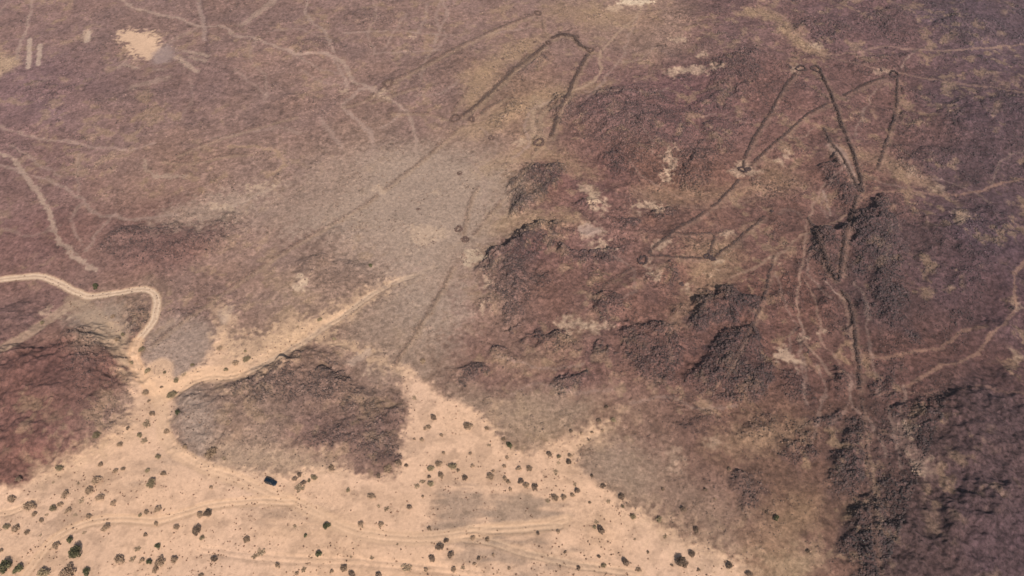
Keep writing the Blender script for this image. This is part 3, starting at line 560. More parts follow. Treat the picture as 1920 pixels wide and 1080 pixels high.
# height lookup and placing along a sight line
def hgt(x, y):
    x = np.asarray(x, float); y = np.asarray(y, float)
    i = np.clip(np.searchsorted(XS, x)-1, 0, NX-2); j = np.clip(np.searchsorted(YS, y)-1, 0, NY-2)
    fx = (x-XS[i])/(XS[i+1]-XS[i]); fy = (y-YS[j])/(YS[j+1]-YS[j])
    return (Z[j, i]*(1-fx)+Z[j, i+1]*fx)*(1-fy)+(Z[j+1, i]*(1-fx)+Z[j+1, i+1]*fx)*fy
def lookup(A, x, y):
    i = np.clip(np.searchsorted(XS, x)-1, 0, NX-2); j = np.clip(np.searchsorted(YS, y)-1, 0, NY-2); return A[j, i]
def land(px, py):
    x, y = flat(px, py, 0.0)
    for _ in range(5):
        z = hgt(x, y); dx, dy, dz = ray(px, py); t = (z-CAM_H)/dz; x, y = dx*t, dy*t
    return x, y, hgt(x, y)

# ------------------------------------------------------------------ stones
g_ = (1+5**.5)/2
ICO = np.array([(-1,g_,0),(1,g_,0),(-1,-g_,0),(1,-g_,0),(0,-1,g_),(0,1,g_),(0,-1,-g_),(0,1,-g_),(g_,0,-1),(g_,0,1),(-g_,0,-1),(-g_,0,1)])/math.sqrt(1+g_*g_)
ICF = np.array([(0,11,5),(0,5,1),(0,1,7),(0,7,10),(0,10,11),(1,5,9),(5,11,4),(11,10,2),(10,7,6),(7,1,8),(3,9,4),(3,4,2),(3,2,6),(3,6,8),(3,8,9),(4,9,5),(2,4,11),(6,2,10),(8,6,7),(9,8,1)])
def stones(x, y, z, r, flatn=(.55,.9), tint=None, base=(92,70,66), var=.35):
    n = len(x)
    v = ICO[None]*(1+rng.uniform(-.28, .28, (n, 12, 1)))
    sc = np.stack([rng.uniform(.75, 1.3, n), rng.uniform(.75, 1.3, n), rng.uniform(*flatn, n)], 1)
    v = v*sc[:, None]*np.asarray(r)[:, None, None]
    a = rng.uniform(0, 6.28, n); c, s = np.cos(a)[:, None], np.sin(a)[:, None]
    v = np.stack([v[..., 0]*c-v[..., 1]*s, v[..., 0]*s+v[..., 1]*c, v[..., 2]], -1)
    v += np.stack([x, y, z], 1)[:, None]
    f = (ICF[None]+12*np.arange(n)[:, None, None]).reshape(-1, 3)
    col = (alb(base)[None]*(1+rng.uniform(-var, var, (n, 1)))) if tint is None else tint*(1+rng.uniform(-var, var, (n, 1)))
    return v.reshape(-1, 3), f, np.repeat(col, 12, 0)
def rock_mat():
    M = NT('basalt_stone'); at = M.n('ShaderNodeAttribute', attribute_name='soil')
    nz = M.n('ShaderNodeTexNoise'); nz.inputs['Scale'].default_value = 3; nz.inputs['Detail'].default_value = 3
    co = M.n('ShaderNodeTexCoord'); M.l(co.outputs['Object'], nz.inputs['Vector'])
    mul = M.n('ShaderNodeVectorMath', operation='SCALE'); M.l(at.outputs['Color'], mul.inputs[0])
    M.l(mathn(M, 'MULTIPLY_ADD', nz.outputs[0], .8, .6), mul.inputs['Scale']); M.l(mul.outputs[0], M.b.inputs['Base Color'])
    M.b.inputs['Roughness'].default_value = .85; return M.m
RM = rock_mat()
def stone_obj(name, v, f, c, origin=None):
    if origin is not None: v = v-np.asarray(origin)[None]
    me = np_mesh(name, v, f); set_col(me, c); me.materials.append(RM)
    o = bpy.data.objects.new(name, me)
    if origin is not None: o.location = origin
    return link(o)
# boulder fields on the lava rises (uncountable)
N = 900000
bx = rng.uniform(-345, 345, N); by = 92+398*rng.random(N)
vis = np.abs(bx) < 60+by*.66
dens = lookup(BO, bx, by); ro = lookup(ROUGH, bx, by)*(1-np.clip(lookup(SAND, bx, by), 0, 1))
sdg = np.clip(lookup(SAND, bx, by), 0, 1)
keep = vis & (rng.random(N) < np.clip(.95*dens**1.5+.14*ro*ro+.30*sdg*(1-sdg), 0, 1))
bx, by, dens = bx[keep], by[keep], dens[keep]
br = (.15+.20*rng.random(len(bx))**2+.50*dens*rng.random(len(bx))**2.2)*(.85+.5*np.clip((by-150)/300, 0, 1))
tint = np.minimum(lookup(COL, bx, by), alb((150,122,106))[None])*(.86-.16*dens[:, None])*(1+.5*np.clip(rng.normal(0, .5, (len(bx), 1)), -.9, 1.2))
v, f, c = stones(bx, by, hgt(bx, by)+br*.15, br, (.5, 1.0), tint=tint, var=.4)
print('boulders', len(bx))
o = stone_obj('boulder_field', v, f, c); tag(o, 'rubble of dark basalt boulders strewn over the stony rises', 'boulders', kind='stuff')
del v, f, c

# ------------------------------------------------------------------ desert kites: dry stone walls
def wall_stones(P3, hw, h, dens=9.0):
    seg = np.diff(P3[:, :2], axis=0); L = np.hypot(seg[:, 0], seg[:, 1]); cum = np.concatenate([[0], np.cumsum(L)]); T = cum[-1]
    n = int(T*dens*hw*1.3); t = rng.uniform(0, T, n); t += 0.5*np.sin(t*1.7); t = np.clip(t, 0, T)
    gap = fbm(t, t*0+P3[0, 0], 5, 2, 40) ; ok = gap > .27; t = t[ok]; n = len(t)
    k = np.clip(np.searchsorted(cum, t)-1, 0, len(L)-1); u = (t-cum[k])/L[k]
    x = P3[k, 0]+seg[k, 0]*u; y = P3[k, 1]+seg[k, 1]*u; nx = -seg[k, 1]/L[k]; ny = seg[k, 0]/L[k]
    off = rng.normal(0, .5, n); off = np.clip(off, -1.6, 1.6)*hw*(.6+.9*fbm(t, t*0+3, 4, 2, 41)) + .4*np.sin(t*.35)+.25*np.sin(t*.9+1)
    x = x+nx*off; y = y+ny*off; top = np.clip(1-np.abs(off/hw)**1.5*.7, .1, 1)*h
    r = rng.uniform(.16, .34, n); z = hgt(x, y)+rng.random(n)*np.maximum(top-r, .05)
    return x, y, z, r
for pts, hw, h, lab in WALLS:
    p = smooth(pts, 6); x, y, z = land(p[:, 0], p[:, 1]); P3 = np.stack([x, y, z], 1)
    sx, sy, sz, sr = wall_stones(P3, hw*(1.1 if pts[0][0] > 1180 else 1.5), h*1.25, 13 if h > .5 else 5)
    tn = lookup(COL, sx, sy)*.35+alb((84,62,58))*.5 if h > .65 or (pts[0][0] > 1180 and h > .45) else lookup(COL, sx, sy)*.72
    v, f, c = stones(sx, sy, sz, sr, (.6, .95), tint=tn, var=.3)
    og = P3[0]; o = stone_obj('stone_wall', v, f, c, og); tag(o, lab, 'stone wall', 'dry stone walls of the desert kites')

CELLS = [  # px, py, radius m, wall height, label, category, filled
 (1502,129,3.4,1.0,'round stone cell with a pale floor at the head of the left long wall','stone cell'),
 (1530,130,3.2,.9,'round stone cell with a dark floor at the head of the bold long wall','stone cell'),
 (1677,141,3.6,1.0,'round stone cell with a pale floor at the upper right wall corner','stone cell'),
 (1392,319,2.4,1.0,'larger stone cell of the pair on the pale patch below the left long wall','stone cell'),
 (1402,318,1.3,.9,'tiny stone cell of the pair on the pale patch below the left long wall','stone cell'),
 (1206,488,2.6,.9,'round stone cell with a pale floor at the lower left wall corner','stone cell'),
 (1327,481,1.7,.9,'left one of two small stone cells below the bent wall','stone cell'),
 (1335,485,1.5,.9,'right one of two small stone cells below the bent wall','stone cell'),
 (1569,521,2.0,1.1,'dark stone cell at the tip of the dark stone V','stone cell'),
 (1612,356,1.9,1.0,'dark stone cell where the two upper long walls meet','stone cell'),
 (1107,94,3.0,1.0,'stone cell at the right end of the thick stone arc','stone cell'),
 (1011,268,4.0,.9,'stone cell at the lower corner of the left enclosure','stone cell'),
 (1009,25,3.2,.7,'stone cell at the top end of the long straight wall','stone cell'),
 (728,156,4.5,.7,'stone cell at the far left end of the long straight wall','stone cell'),
 (854,222,4.2,.8,'stone cell at the lower left corner where diagonal walls meet','stone cell'),
 (884,224,2.6,.8,'smaller stone cell beside the lower left corner cell','stone cell'),
 (1028,80,2.4,.9,'stone cell at the left end of the thick stone arc','stone cell'),
 (1482,127,1.2,.7,'tiny stone cairn at the edge of the pale patch by the upper cells','stone cairn'),
 (1652,131,1.3,.7,'small stone cairn just left of the upper right pale cell','stone cairn'),
 (1527,423,1.0,.6,'small stone cairn at the top of the dark V left arm','stone cairn'),
 (1447,396,1.1,.6,'lone stone cairn past the upper end of the climbing wall','stone cairn'),
 (872,449,3.2,.6,'low heap of stones on the grey plain near the pale disc','stone cairn'),
 (860,430,2.4,.5,'scattered stone ring above the low stone heap on the grey plain','stone cell'),
 (943,110,1.6,.6,'small stone cairn in the yellow belt left of the arc','stone cairn'),
 (934,170,1.5,.6,'small stone cairn between the two diagonal walls','stone cairn'),
 (1003,79,1.4,.6,'small stone cairn just left of the thick stone arc','stone cairn'),
 (1050,61,1.6,.8,'stone cairn on top of the thick stone arc','stone cairn'),
 (1084,70,1.6,.8,'stone cairn on the right shoulder of the thick stone arc','stone cairn'),
 (922,258,3.0,.6,'low stone heap below the left enclosure','stone cairn'),
 (862,325,2.2,.5,'low stone heap at the upper edge of the grey plain','stone cairn'),
 (784,392,1.0,.4,'small dark stone cairn in the middle of the grey plain','stone cairn'),
 (243,598,2.0,.9,'dark stone heap inside the loop of the dirt road','stone cairn'),
 (1897,578,1.4,.6,'stone cairn where the right-hand path bends','stone cairn'),
 (1715,484,1.3,.6,'lone stone cairn on the dark slope right of the V','stone cairn'),
 (1278,533,1.3,.6,'small stone cairn above the dark round rise','stone cairn'),
]
for px, py, R, h, lab, cat in CELLS:
    R *= .62 if px < 1150 else .78
    x, y, z = land(px, py)
    if cat == 'stone cell':
        n = int(30+R*44); a = (np.arange(n)*2.39996)%6.2832+rng.normal(0, .1, n); rr = R*(1+.16*np.sin(2*a+px)+.12*np.sin(3*a+py))+np.clip(rng.normal(0, .26+.06*R, n), -.5, .5)
    else:
        n = int(14+R*R*16); a = rng.uniform(0, 6.28, n); rr = R*np.sqrt(rng.random(n))
    cx, cy = x+rr*np.cos(a), y+rr*np.sin(a); r = rng.uniform(.22, .42, n)
    hz = h*rng.random(n)*(1 if cat == 'stone cell' else 1)*(1 if cat == 'stone cell' else (1.2-rr/R))
    v, f, c = stones(cx, cy, hgt(cx, cy)+hz*.8, r, (.6, .95), base=(80,59,56) if px > 1150 else (108,82,72), var=.35)
    o = stone_obj('stone_cell' if cat == 'stone cell' else 'stone_cairn', v, f, c, (x, y, z)); tag(o, lab, cat, 'stone cells and cairns of the desert kites')

# thin desert air
hz = np_mesh('haze', np.array([(x_, y_, z_) for x_ in (-900, 900) for y_ in (-300, 1100) for z_ in (-25, 290)], float), np.array([(0,1,3,2),(4,6,7,5),(0,4,5,1),(2,3,7,6),(0,2,6,4),(1,5,7,3)]))
M = NT('desert_air'); M.t.nodes.remove(M.b); pv = M.n('ShaderNodeVolumePrincipled'); pv.inputs['Color'].default_value = (.93, .93, .96, 1)
pv.inputs['Density'].default_value = HAZE; pv.inputs['Anisotropy'].default_value = .2
M.l(pv.outputs[0], M.t.nodes['Material Output'].inputs['Volume']); hz.materials.append(M.m)
tag(link(bpy.data.objects.new('haze', hz)), kind='stuff')

# ------------------------------------------------------------------ shrubs
def leaf_mat(name, c, c2):
    M = NT(name); nz = M.n('ShaderNodeTexNoise'); nz.inputs['Scale'].default_value = 1.6; nz.inputs['Detail'].default_value = 4
    co = M.n('ShaderNodeTexCoord'); M.l(co.outputs['Object'], nz.inputs['Vector'])
    oi = M.n('ShaderNodeObjectInfo')
    cr = M.n('ShaderNodeValToRGB'); M.l(nz.outputs[0], cr.inputs[0])
    cr.color_ramp.elements[0].position = .35; cr.color_ramp.elements[1].position = .65
    cr.color_ramp.elements[0].color = (*c, 1); cr.color_ramp.elements[1].color = (*c2, 1)
    mul = M.n('ShaderNodeVectorMath', operation='SCALE'); M.l(cr.outputs[0], mul.inputs[0])
    M.l(mathn(M, 'MULTIPLY_ADD', oi.outputs['Random'], .5, .75), mul.inputs['Scale'])
    M.l(mul.outputs[0], M.b.inputs['Base Color']); M.b.inputs['Roughness'].default_value = .9
    M.b.inputs['Specular IOR Level'].default_value = .1
    return M.m
LM = {'b': leaf_mat('dry_brown_foliage', (.23,.152,.10), (.38,.262,.175)), 'o': leaf_mat('olive_foliage', (.18,.135,.080), (.31,.235,.145)),
      'g': leaf_mat('green_foliage', (.055,.055,.028), (.17,.150,.080)), 'd': leaf_mat('dark_foliage', (.13,.088,.064), (.27,.182,.126)),
      'p': leaf_mat('pale_foliage', (.22,.155,.10), (.34,.245,.16))}
WOOD = NT('dry_wood'); WOOD.b.inputs['Base Color'].default_value = (.13,.085,.055,1); WOOD.b.inputs['Roughness'].default_value = .9
def shrub_mesh(seed, kind):
    """a wide dome of many leaf clumps, about 1 m radius; uneven outline, open in places"""
    r = np.random.default_rng(seed); sparse = kind == 'p'
    L = 15 if not sparse else 14
    cent = []; 
    for i in range(L):
        a = i*2.4+r.uniform(-.4, .4); q = .70*math.sqrt((i+.4)/L); cent.append((q*math.cos(a), q*math.sin(a), (1.0-q*q)*r.uniform(.5, .8) if not sparse else r.uniform(.1, .4), r.uniform(.24, .38) if not sparse else r.uniform(.14, .28)))
    V = []; 
    n_per = (90 if kind in 'gd' else 62) if not sparse else 34
    for cx, cy, cz, cr_ in cent:
        d = r.normal(size=(n_per, 3)); d /= np.linalg.norm(d, axis=1)[:, None]; rad = cr_*(.55+.5*r.random(n_per)**.6)
        c = np.stack([cx, cy, cz])[None]+d*rad[:, None]*np.array([1, 1, .8]); c[:, 2] = np.maximum(c[:, 2], .03)
        u = r.normal(size=(n_per, 3)); u /= np.linalg.norm(u, axis=1)[:, None]; w_ = np.cross(u, d+.3*r.normal(size=(n_per, 3))); w_ /= np.linalg.norm(w_, axis=1)[:, None]+1e-6
        s = r.uniform(.035, .075, n_per)[:, None]
        V.append(np.stack([c-u*s*1.5, c+w_*s, c+u*s*1.5, c-w_*s], 1))
    V = np.concatenate(V).reshape(-1, 3); F = np.arange(len(V)).reshape(-1, 4)
    m = np_mesh('foliage', V, F); m.materials.append(LM[kind]); return m, cent
def stem_mesh(seed, cent):
    r = np.random.default_rng(seed+99); V = []; F = []
    for cx, cy, cz, cr_ in cent[:7]:
        p0 = np.array([cx*.08, cy*.08, -.15]); p1 = np.array([cx*.6, cy*.6, cz*.45]); p2 = np.array([cx, cy, cz])
        base = len(V)
        for p, rad in ((p0, .05), (p1, .03), (p2, .012)):
            for k in range(5):
                a = k*6.283/5; V.append(p+rad*np.array([math.cos(a), math.sin(a), 0]))
        for s in range(2):
            for k in range(5): F.append((base+s*5+k, base+s*5+(k+1) % 5, base+s*5+5+(k+1) % 5, base+s*5+5+k))
    m = np_mesh('stems', np.array(V), np.array(F)); m.materials.append(WOOD.m); return m
PROTO = {k: [] for k in 'bogdp'}
for k in PROTO:
    for s in range(4):
        fm, cent = shrub_mesh(1000+ord(k)*10+s, k); PROTO[k].append((fm, stem_mesh(s, cent)))
SHRUBS = """273 736 13 b;279 752 8 b;303 726 8 b;323 740 20 o;334 773 13 g;286 776 13 b;275 793 25 p;313 809 12 b;262 816 12 o;271 825 18 p;225 834 12 b;347 838 11 b
297 856 11 o;397 849 26 b;420 858 12 p;189 871 12 b;217 883 11 b;231 879 9 b;277 882 10 o;307 888 11 b;285 906 19 o;182 901 18 b;168 920 15 b;188 933 18 b;153 937 14 p;123 927 15 b
113 946 11 b;128 957 12 b;100 953 13 o;88 964 9 p;213 943 13 b;141 965 9 p;167 968 10 b;57 949 25 b;65 964 10 b;78 975 11 b;23 936 15 b;13 987 13 o;30 991 16 b;51 998 11 b;76 1003 7 p
199 989 17 b;158 998 9 p;275 960 10 b;263 966 8 o;296 955 17 b;293 982 9 b;396 914 8 b;375 965 14 b;390 963 19 d;331 988 12 b;370 994 20 d;379 1008 11 o;273 1003 8 b;132 1012 13 g
105 1023 15 b;144 1035 26 g;296 1023 12 g;258 1028 13 p;225 1048 24 b;249 1047 14 p;266 1051 13 b;280 1053 12 g;302 1053 24 b;328 1048 19 b;292 1068 16 b;402 1048 12 d;463 1011 17 b;477 1042 14 p
12 1062 25 g;35 1067 17 g;2 1032 10 b;83 1075 25 o;130 1073 32 b;163 1072 14 g;36 899 11 d;100 904 8 p;147 906 8 p;182 815 18 o;112 877 18 o;377 1079 10 b;240 803 7 d;813 783 15 d;804 800 11 b
797 803 8 b;878 799 24 b;913 803 9 b;828 816 9 b;791 824 10 b;777 823 7 b;945 823 13 b;955 834 16 g;917 834 11 p;832 849 9 b;882 850 8 b;951 858 9 b;823 870 17 b;849 874 17 o;859 882 9 b;808 878 15 o
827 891 13 b;886 873 11 b;946 874 8 b;805 894 10 d;792 902 13 p;782 910 14 p;808 907 16 o;872 896 12 d;920 893 19 b;925 883 8 b;947 897 11 b;953 903 12 b;957 917 9 b;793 931 8 b;768 951 11 d
697 930 18 b;653 919 10 o;710 892 10 d;725 953 14 p;710 948 10 p;728 878 19 b;747 868 17 d;762 873 8 d;622 877 14 b;589 895 13 o;580 901 8 o;562 890 11 d;553 898 12 d;569 906 12 d;562 913 25 p
613 985 18 g;677 983 18 b;714 983 16 b;805 991 11 b;887 1008 13 b;914 1011 12 b;573 1004 9 g;598 1038 14 g;521 1060 13 b;570 1067 12 p;645 1065 16 b;622 1071 9 b;660 1076 14 d;837 1014 11 d;825 1025 16 d
846 1040 16 d;810 1047 14 d;851 1067 15 b;763 1063 24 p;799 1068 10 b;868 1063 12 p;890 1057 9 b;898 1047 9 d;710 1078 12 d;557 1075 9 b;658 1043 8 p;697 1045 12 p;553 986 10 p;777 745 12 p;490 1033 25 p
1030 852 14 d;1069 854 11 b;1067 866 12 d;1048 856 9 o;1047 867 10 p;1042 884 16 p;993 878 13 b;973 878 13 b;1110 892 8 d;1131 911 11 d;1166 931 16 d;1083 920 13 d;1074 928 11 b;1141 939 13 p
1168 949 9 o;1057 932 16 b;1041 933 15 b;1003 913 15 d;977 903 14 d;987 910 13 b;1027 938 12 p;1078 907 10 p;1187 968 14 o;1236 973 15 o;1243 917 9 b;1281 955 12 d;1305 993 14 d;1127 994 17 d
1118 978 11 p;1115 988 9 o;1247 1005 12 p;1009 1000 8 d;1047 997 8 b;1123 1043 8 d;1173 1054 18 d;1198 1068 12 b;1085 1065 10 d;1278 1053 28 d;1297 1038 15 d;1367 1060 15 d;1405 1076 13 d;1132 1060 11 o
1137 763 9 d;1123 788 11 d;1150 787 11 o;1071 808 8 d;1090 812 7 b;1110 810 7 b;1130 807 7 b;1105 826 7 b;1106 942 7 b;1367 879 9 d;1323 918 8 d;1455 971 13 g;1515 1033 8 d;180 537 14 g;212 593 9 b
231 627 10 o;220 636 11 b;79 605 9 o;277 695 13 o;266 655 13 o;247 680 9 o;361 684 10 o;412 653 12 b;442 681 13 b;463 673 17 o;460 658 8 o;424 693 10 o;345 701 12 p;331 713 13 o;309 698 7 o;600 599 11 o
558 612 8 p;542 629 7 p;627 635 9 o;695 498 10 g;793 677 13 b;1437 960 7 d;1340 935 7 b;1310 1068 8 b;1260 1060 6 d;1215 1035 7 b;1190 1010 8 p;1060 1035 8 b;955 1065 8 b;925 1040 7 b;745 1020 7 p"""
shr = [s.split() for s in SHRUBS.replace('\n', ';').split(';')]
shr = [(float(a), float(b), float(c), d) for a, b, c, d in shr]
LANDM = [(508,903,'the parked dark car'), (306,760,'the fork of the dirt road'), (144,1035,'the tall green bush near the lower left corner'), (57,949,'the big round brown bush at the left edge'),
 (397,849,'the broad brown bush under the stony mound'), (375,980,'the track bend with paired dark bushes'), (878,799,'the wide brown bush in the upper sand tongue'), (562,905,'the pale bush clump right of the car'),
 (980,965,'the smooth grey gravel patch'), (825,880,'the cluster of round bushes below the sand tongue'), (1278,1053,'the big dark bush near the bottom right of the sand'), (825,1030,'the row of dark bushes at the bottom middle'),
 (1166,931,'the dark bush on the right sand edge'), (1120,800,'the fading sand tip below the stony slope'), (613,985,'the dark green bush beside the lower road curve'), (940,825,'the green bush on the gravel edge'),
 (292,560,'the hairpin of the pale dirt road'), (440,690,'the side wash joining the fork'), (690,510,'the dark island of stone on the grey plain'), (235,880,'the sand left of the road below the fork'),
 (700,1060,'the bottom edge of the open sand'), (300,1050,'the long bush thicket at the bottom edge'), (1460,975,'the yellow slope at lower right'), (180,820,'the edge of the red stony hill'), (1057,930,'the linked bushes on the right of the sand')]
OWN = {(144,1035):'tall dark green bush near the lower left corner, largest green one', (57,949):'big round brown bush at the left edge of the sand', (397,849):'broad twiggy brown bush at the foot of the stony mound',
 (878,799):'wide brown bush alone in the upper tongue of sand', (1278,1053):'biggest dark round bush near the bottom right end of the sand', (613,985):'dark green bush with pale base inside the lower road curve',
 (562,913):'wide pale spiky bush just right of the parked car', (1166,931):'dark round bush on the right edge of the sand beside the slope', (955,834):'green bush touching the grey gravel edge of the sand tongue',
 (180,537):'single green bush beside the pale dirt road left of its hairpin', (695,498):'lone dark green bush at the tip of the stone island in the grey plain', (323,740):'olive bush right of the dirt road at its fork',
 (334,773):'dark green bush on the gravel edge right of the road below the fork', (275,793):'wide pale olive bush left of the road below the fork', (130,1073):'widest brown bush cut by the bottom edge at lower left',
 (793,677):'single brown bush beside the faint stone line on the grey plain', (697,930):'spiky brown bush alone on the sand between car and gravel patch', (285,906):'oval olive bush on the sand left of the car',
 (763,1063):'wide pale sparse bush by the bottom edge in the middle', (490,1033):'wide very pale sparse bush low on the sand below the car', (12,1062):'dark green bush in the lower left corner', (1455,971):'dark green bush alone on the yellow slope at lower right'}
SZ = lambda w: 'tiny' if w < 8.5 else 'small' if w < 12 else 'medium' if w < 16 else 'large'
CN = {'b':'brown dry', 'o':'olive', 'g':'green', 'd':'dark', 'p':'pale sparse'}
labs = []
for px, py, w_, k in shr:
    if (int(px), int(py)) in OWN: labs.append((OWN[(int(px), int(py))], None)); continue
    ds = sorted((math.hypot(px-a, (py-b)*1.15), i) for i, (a, b, n) in enumerate(LANDM) if math.hypot(px-a, py-b) > 3)
    i = ds[0][1]; a, b, n = LANDM[i]; ang = math.degrees(math.atan2(b-py, px-a)) % 360
    dr = ['right of', 'above and right of', 'above', 'above and left of', 'left of', 'below and left of', 'below', 'below and right of'][int((ang+22.5)//45) % 8]
    labs.append(('%s %s bush %s %s' % (SZ(w_), CN[k], dr, n), ds[0][0]))
from collections import defaultdict
grp_ = defaultdict(list)
for i, (l, d) in enumerate(labs): grp_[l].append(i)
final = [l for l, d in labs]
for l, ids in grp_.items():
    if len(ids) < 2: continue
    ids.sort(key=lambda i: labs[i][1] or 0)
    words = {2: ['nearer', 'farther'], 3: ['nearest', 'middle', 'farthest']}.get(len(ids)) or ['nearest', 'second nearest', 'third nearest', 'fourth nearest', 'fifth nearest', 'sixth nearest', 'seventh nearest']
    for q, i in enumerate(ids): final[i] = words[min(q, 6)]+' '+l
def cap(l):
    ws = l.split()
    return l if len(ws) <= 16 else ' '.join(ws[:16])
for (px, py, w_, k), lab in zip(shr, final):
    fm, sm = PROTO[k][rng.integers(4)]
    x, y, z = land(px, py+w_*.12)
    dpt = math.sqrt(x*x+y*y+(CAM_H-z)**2); mpp = dpt*TAN/960*.96
    rad = w_*mpp*.5*(.98 if w_ < 16 else .90)*rng.uniform(.9, 1.08)
    o = bpy.data.objects.new('shrub', fm if w_ < 14 else None); link(o)
    o.location = (x, y, z-.05); o.rotation_euler = (0, 0, rng.uniform(0, 6.28)); hs = rad*rng.uniform(1.0, 1.3)*(1.2 if k in 'gd' else 1.0)*(.6 if k == 'p' else 1)
    o.scale = (rad*rng.uniform(.95, 1.25), rad*rng.uniform(.8, 1.0), hs)
    if w_ >= 14:
        link(bpy.data.objects.new('foliage', fm), o); link(bpy.data.objects.new('stems', sm), o)
    tag(o, cap(lab), 'bush', 'desert bushes scattered over the sand and gravel')

# tiny tufts and twigs on the sand (uncountable)
N = 52000
x = rng.uniform(-240, 200, N); y = rng.uniform(92, 330, N); sd = lookup(SAND, x, y)
sd = np.where((lookup(ROUGH, x, y) < .37) & (sd < .3), .55, sd)
cl = sstep(.42, .66, fbm(x, y, 9, 3, 51)); keep = (rng.random(N) < np.clip(sd-.3, 0, 1)*(.10+.95*cl))
x, y = x[keep], y[keep]; n = len(x); r = .12+.36*rng.random(n)**2.6; print('tufts', n)
zz = hgt(x, y); B = 10
d = rng.normal(size=(n, B, 3)); d[..., 2] = np.abs(d[..., 2])*.8; d /= np.linalg.norm(d, axis=2)[..., None]
c0 = np.stack([x, y, zz], 1)[:, None]+d*(r[:, None]*.65)[..., None]
u = rng.normal(size=(n, B, 3)); u /= np.linalg.norm(u, axis=2)[..., None]; w2 = np.cross(u, d); s = (r*.55)[:, None, None]
V = np.stack([c0-u*s, c0+w2*s*.7, c0+u*s, c0-w2*s*.7], 2).reshape(-1, 3)
tm = np_mesh('dry_tufts', V, np.arange(len(V)).reshape(-1, 4)); set_col(tm, np.repeat(alb((128,94,74))[None]*(1+rng.uniform(-.35, .5, (n, 1))), B*4, 0)); tm.materials.append(RM)
tag(link(bpy.data.objects.new('dry_tufts', tm)), 'tiny dry tufts and twigs dotted over the pale sand', 'dry tufts', kind='stuff')

# ------------------------------------------------------------------ the parked car (dark SUV)
def simple(name, col, rough=.5, metal=0, coat=0):
    M = NT(name); M.b.inputs['Base Color'].default_value = (*col, 1); M.b.inputs['Roughness'].default_value = rough
    M.b.inputs['Metallic'].default_value = metal; M.b.inputs['Coat Weight'].default_value = coat
    nz = M.n('ShaderNodeTexNoise'); nz.inputs['Scale'].default_value = 6; nz.inputs['Detail'].default_value = 3
    co = M.n('ShaderNodeTexCoord'); M.l(co.outputs['Object'], nz.inputs['Vector'])
    M.l(mathn(M, 'MULTIPLY_ADD', nz.outputs[0], .25, rough-.08), M.b.inputs['Roughness']); return M.m
PAINT = simple('navy_paint', (.005,.011,.019), .22, .2, .9); GLASS = simple('tinted_glass', (.006,.010,.014), .08); TYRE = simple('tyre_rubber', (.015,.015,.015), .8)
RIM = simple('alloy_rim', (.35,.35,.36), .35, .9); TRIM = simple('black_trim', (.012,.012,.013), .5); LAMP = simple('lamp_lens', (.6,.62,.62), .15); RED = simple('red_lens', (.25,.01,.01), .2); PLATE = simple('plate', (.6,.6,.58), .4)
def loft(name, secs, mat, parent, cap=True, bevel=.04):
    """secs: list of (x, [(y, z) ring])"""
    V = []; F = []; n = len(secs[0][1])
    for x_, ring in secs: V += [(x_, a, b) for a, b in ring]
    for i in range(len(secs)-1):
        for k in range(n): F.append((i*n+k, i*n+(k+1) % n, (i+1)*n+(k+1) % n, (i+1)*n+k))
    if cap: F.append(tuple(range(n))[::-1]); F.append(tuple((len(secs)-1)*n+k for k in range(n)))
    m = bpy.data.meshes.new(name); m.from_pydata(V, [], F); m.materials.append(mat); m.polygons.foreach_set('use_smooth', [True]*len(m.polygons)); 
    o = link(bpy.data.objects.new(name, m), parent)
    if bevel: b = o.modifiers.new('b', 'BEVEL'); b.width = bevel; b.segments = 2; b.limit_method = 'ANGLE'; b.angle_limit = .5
    return o
def box(name, c, s, mat, parent, bevel=.02):
    x0, y0, z0 = [c[i]-s[i]/2 for i in range(3)]; x1, y1, z1 = [c[i]+s[i]/2 for i in range(3)]
    return loft(name, [(x0, [(y0,z0),(y1,z0),(y1,z1),(y0,z1)]), (x1, [(y0,z0),(y1,z0),(y1,z1),(y0,z1)])], mat, parent, True, bevel)
def quad(name, pts, mat, parent, th=.012):
    m = bpy.data.meshes.new(name); m.from_pydata(pts, [], [tuple(range(len(pts)))]); m.materials.append(mat)
    o = link(bpy.data.objects.new(name, m), parent); s = o.modifiers.new('s', 'SOLIDIFY'); s.thickness = th; s.offset = 0; return o
def cyl(name, c, r, wdt, mat, parent, seg=28):
    return loft(name, [(0, [(0, 0)])]*0 or [(x_, [(rr*math.cos(a*6.2832/seg), rr*math.sin(a*6.2832/seg)) for a in range(seg)]) for x_, rr in ((-wdt/2, r*.92), (-wdt/2+.03, r), (wdt/2-.03, r), (wdt/2, r*.92))], mat, parent, True, 0)
cx, cy, cz = land(508, 905)
car = link(bpy.data.objects.new('parked_car', None)); tag(car, 'dark blue car parked alone on the pale sand beside the dirt track', 'car')
def ring(hw, zb, zm, zt):   # body cross-section
    return [(-hw*.93, zb), (hw*.93, zb), (hw, zb+.15), (hw, zm), (hw*.95, zt-.03), (hw*.80, zt), (-hw*.80, zt), (-hw*.95, zt-.03), (-hw, zm), (-hw, zb+.15)]
loft('body', [(-2.42, ring(.80,.45,.70,.93)), (-2.32, ring(.90,.38,.80,1.05)), (-1.6, ring(.96,.34,.85,1.08)), (0, ring(.97,.32,.85,1.08)), (1.0, ring(.96,.34,.85,1.08)),
  (1.35, ring(.96,.36,.84,1.07)), (2.15, ring(.92,.36,.80,.98)), (2.36, ring(.84,.40,.70,.86)), (2.44, ring(.76,.46,.64,.76))], PAINT, car)
def gr(hw, zb, hw2, zt): return [(-hw, zb), (hw, zb), (hw2, zt), (hw2*.93, zt+.035), (-hw2*.93, zt+.035), (-hw2, zt)]
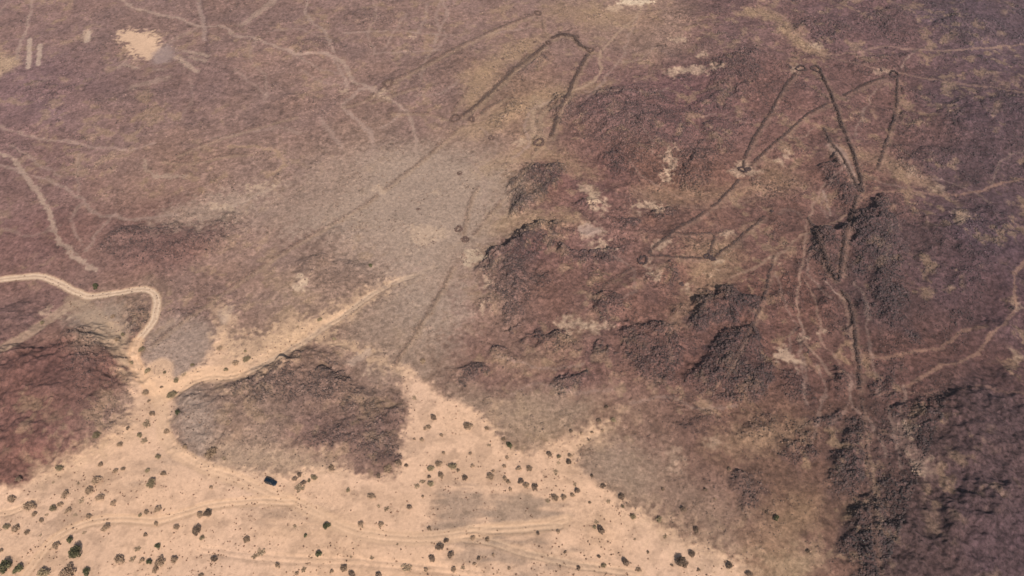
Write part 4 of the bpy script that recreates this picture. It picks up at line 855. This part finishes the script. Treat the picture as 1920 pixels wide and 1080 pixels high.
cab = loft('cabin', [(-2.28, gr(.86,1.04,.82,1.10)), (-2.02, gr(.88,1.05,.72,1.66)), (-1.0, gr(.89,1.05,.74,1.74)), (.1, gr(.89,1.05,.74,1.75)), (.42, gr(.89,1.05,.72,1.70)), (1.22, gr(.88,1.04,.84,1.09))], PAINT, car)
quad('windscreen', [(.52,-.62,1.69),(.52,.62,1.69),(1.16,.74,1.17),(1.16,-.74,1.17)], GLASS, car, .03)
quad('rear_window', [(-2.08,-.62,1.61),(-2.08,.62,1.61),(-2.25,.70,1.22),(-2.25,-.70,1.22)], GLASS, car, .05)
for s in (-1, 1):
    for xa_, xb_ in ((-1.9, -1.12), (-1.04, -.22), (-.14, .52)):
        t1 = .10 if xb_ > .3 else 0
        quad('side_window', [(xa_, s*.885, 1.13), (xb_+(.35 if xb_ > .3 else 0), s*.885, 1.13), (xb_-t1, s*.765, 1.62), (xa_+.02, s*.765, 1.62)], GLASS, car, .03)
    box('roof_rail', (-.8, s*.66, 1.83), (1.9, .05, .05), TRIM, car); box('mirror', (.72, s*1.07, 1.14), (.16, .22, .16), PAINT, car, .04)
    box('headlight', (2.33, s*.66, .78), (.16, .30, .14), LAMP, car, .03); box('tail_light', (-2.37, s*.78, .92), (.10, .16, .26), RED, car, .02)
    box('running_board', (-.1, s*.99, .38), (1.9, .12, .06), TRIM, car)
    box('door_handle', (-.25, s*.975, .93), (.18, .03, .03), RIM, car, 0); box('door_handle', (-1.15, s*.975, .93), (.18, .03, .03), RIM, car, 0)
    for wx in (-1.5, 1.5):
        wheel = link(bpy.data.objects.new('wheel', None), car); wheel.location = (wx, s*.86, .38); wheel.rotation_euler = (0, 0, math.pi/2)
        cyl('tyre', 0, .38, .26, TYRE, wheel); cyl('rim', 0, .24, .275, RIM, wheel)
box('sunroof', (-.35, 0, 1.79), (.8, .72, .012), GLASS, car, .004)
box('bumper', (2.40, 0, .52), (.16, 1.6, .2), TRIM, car, .04); box('bumper', (-2.42, 0, .52), (.16, 1.6, .2), TRIM, car, .04)
box('grille', (2.45, 0, .68), (.05, .8, .14), TRIM, car); box('number_plate', (-2.455, 0, .78), (.02, .5, .12), PLATE, car, 0)
dx_, dy_, _ = land(530, 913); ang = math.atan2(dy_-cy, dx_-cx)
car.location = (cx, cy, cz-.02); car.rotation_euler = (0, 0, ang); car.scale = (1.0, 1.0, 1.0)
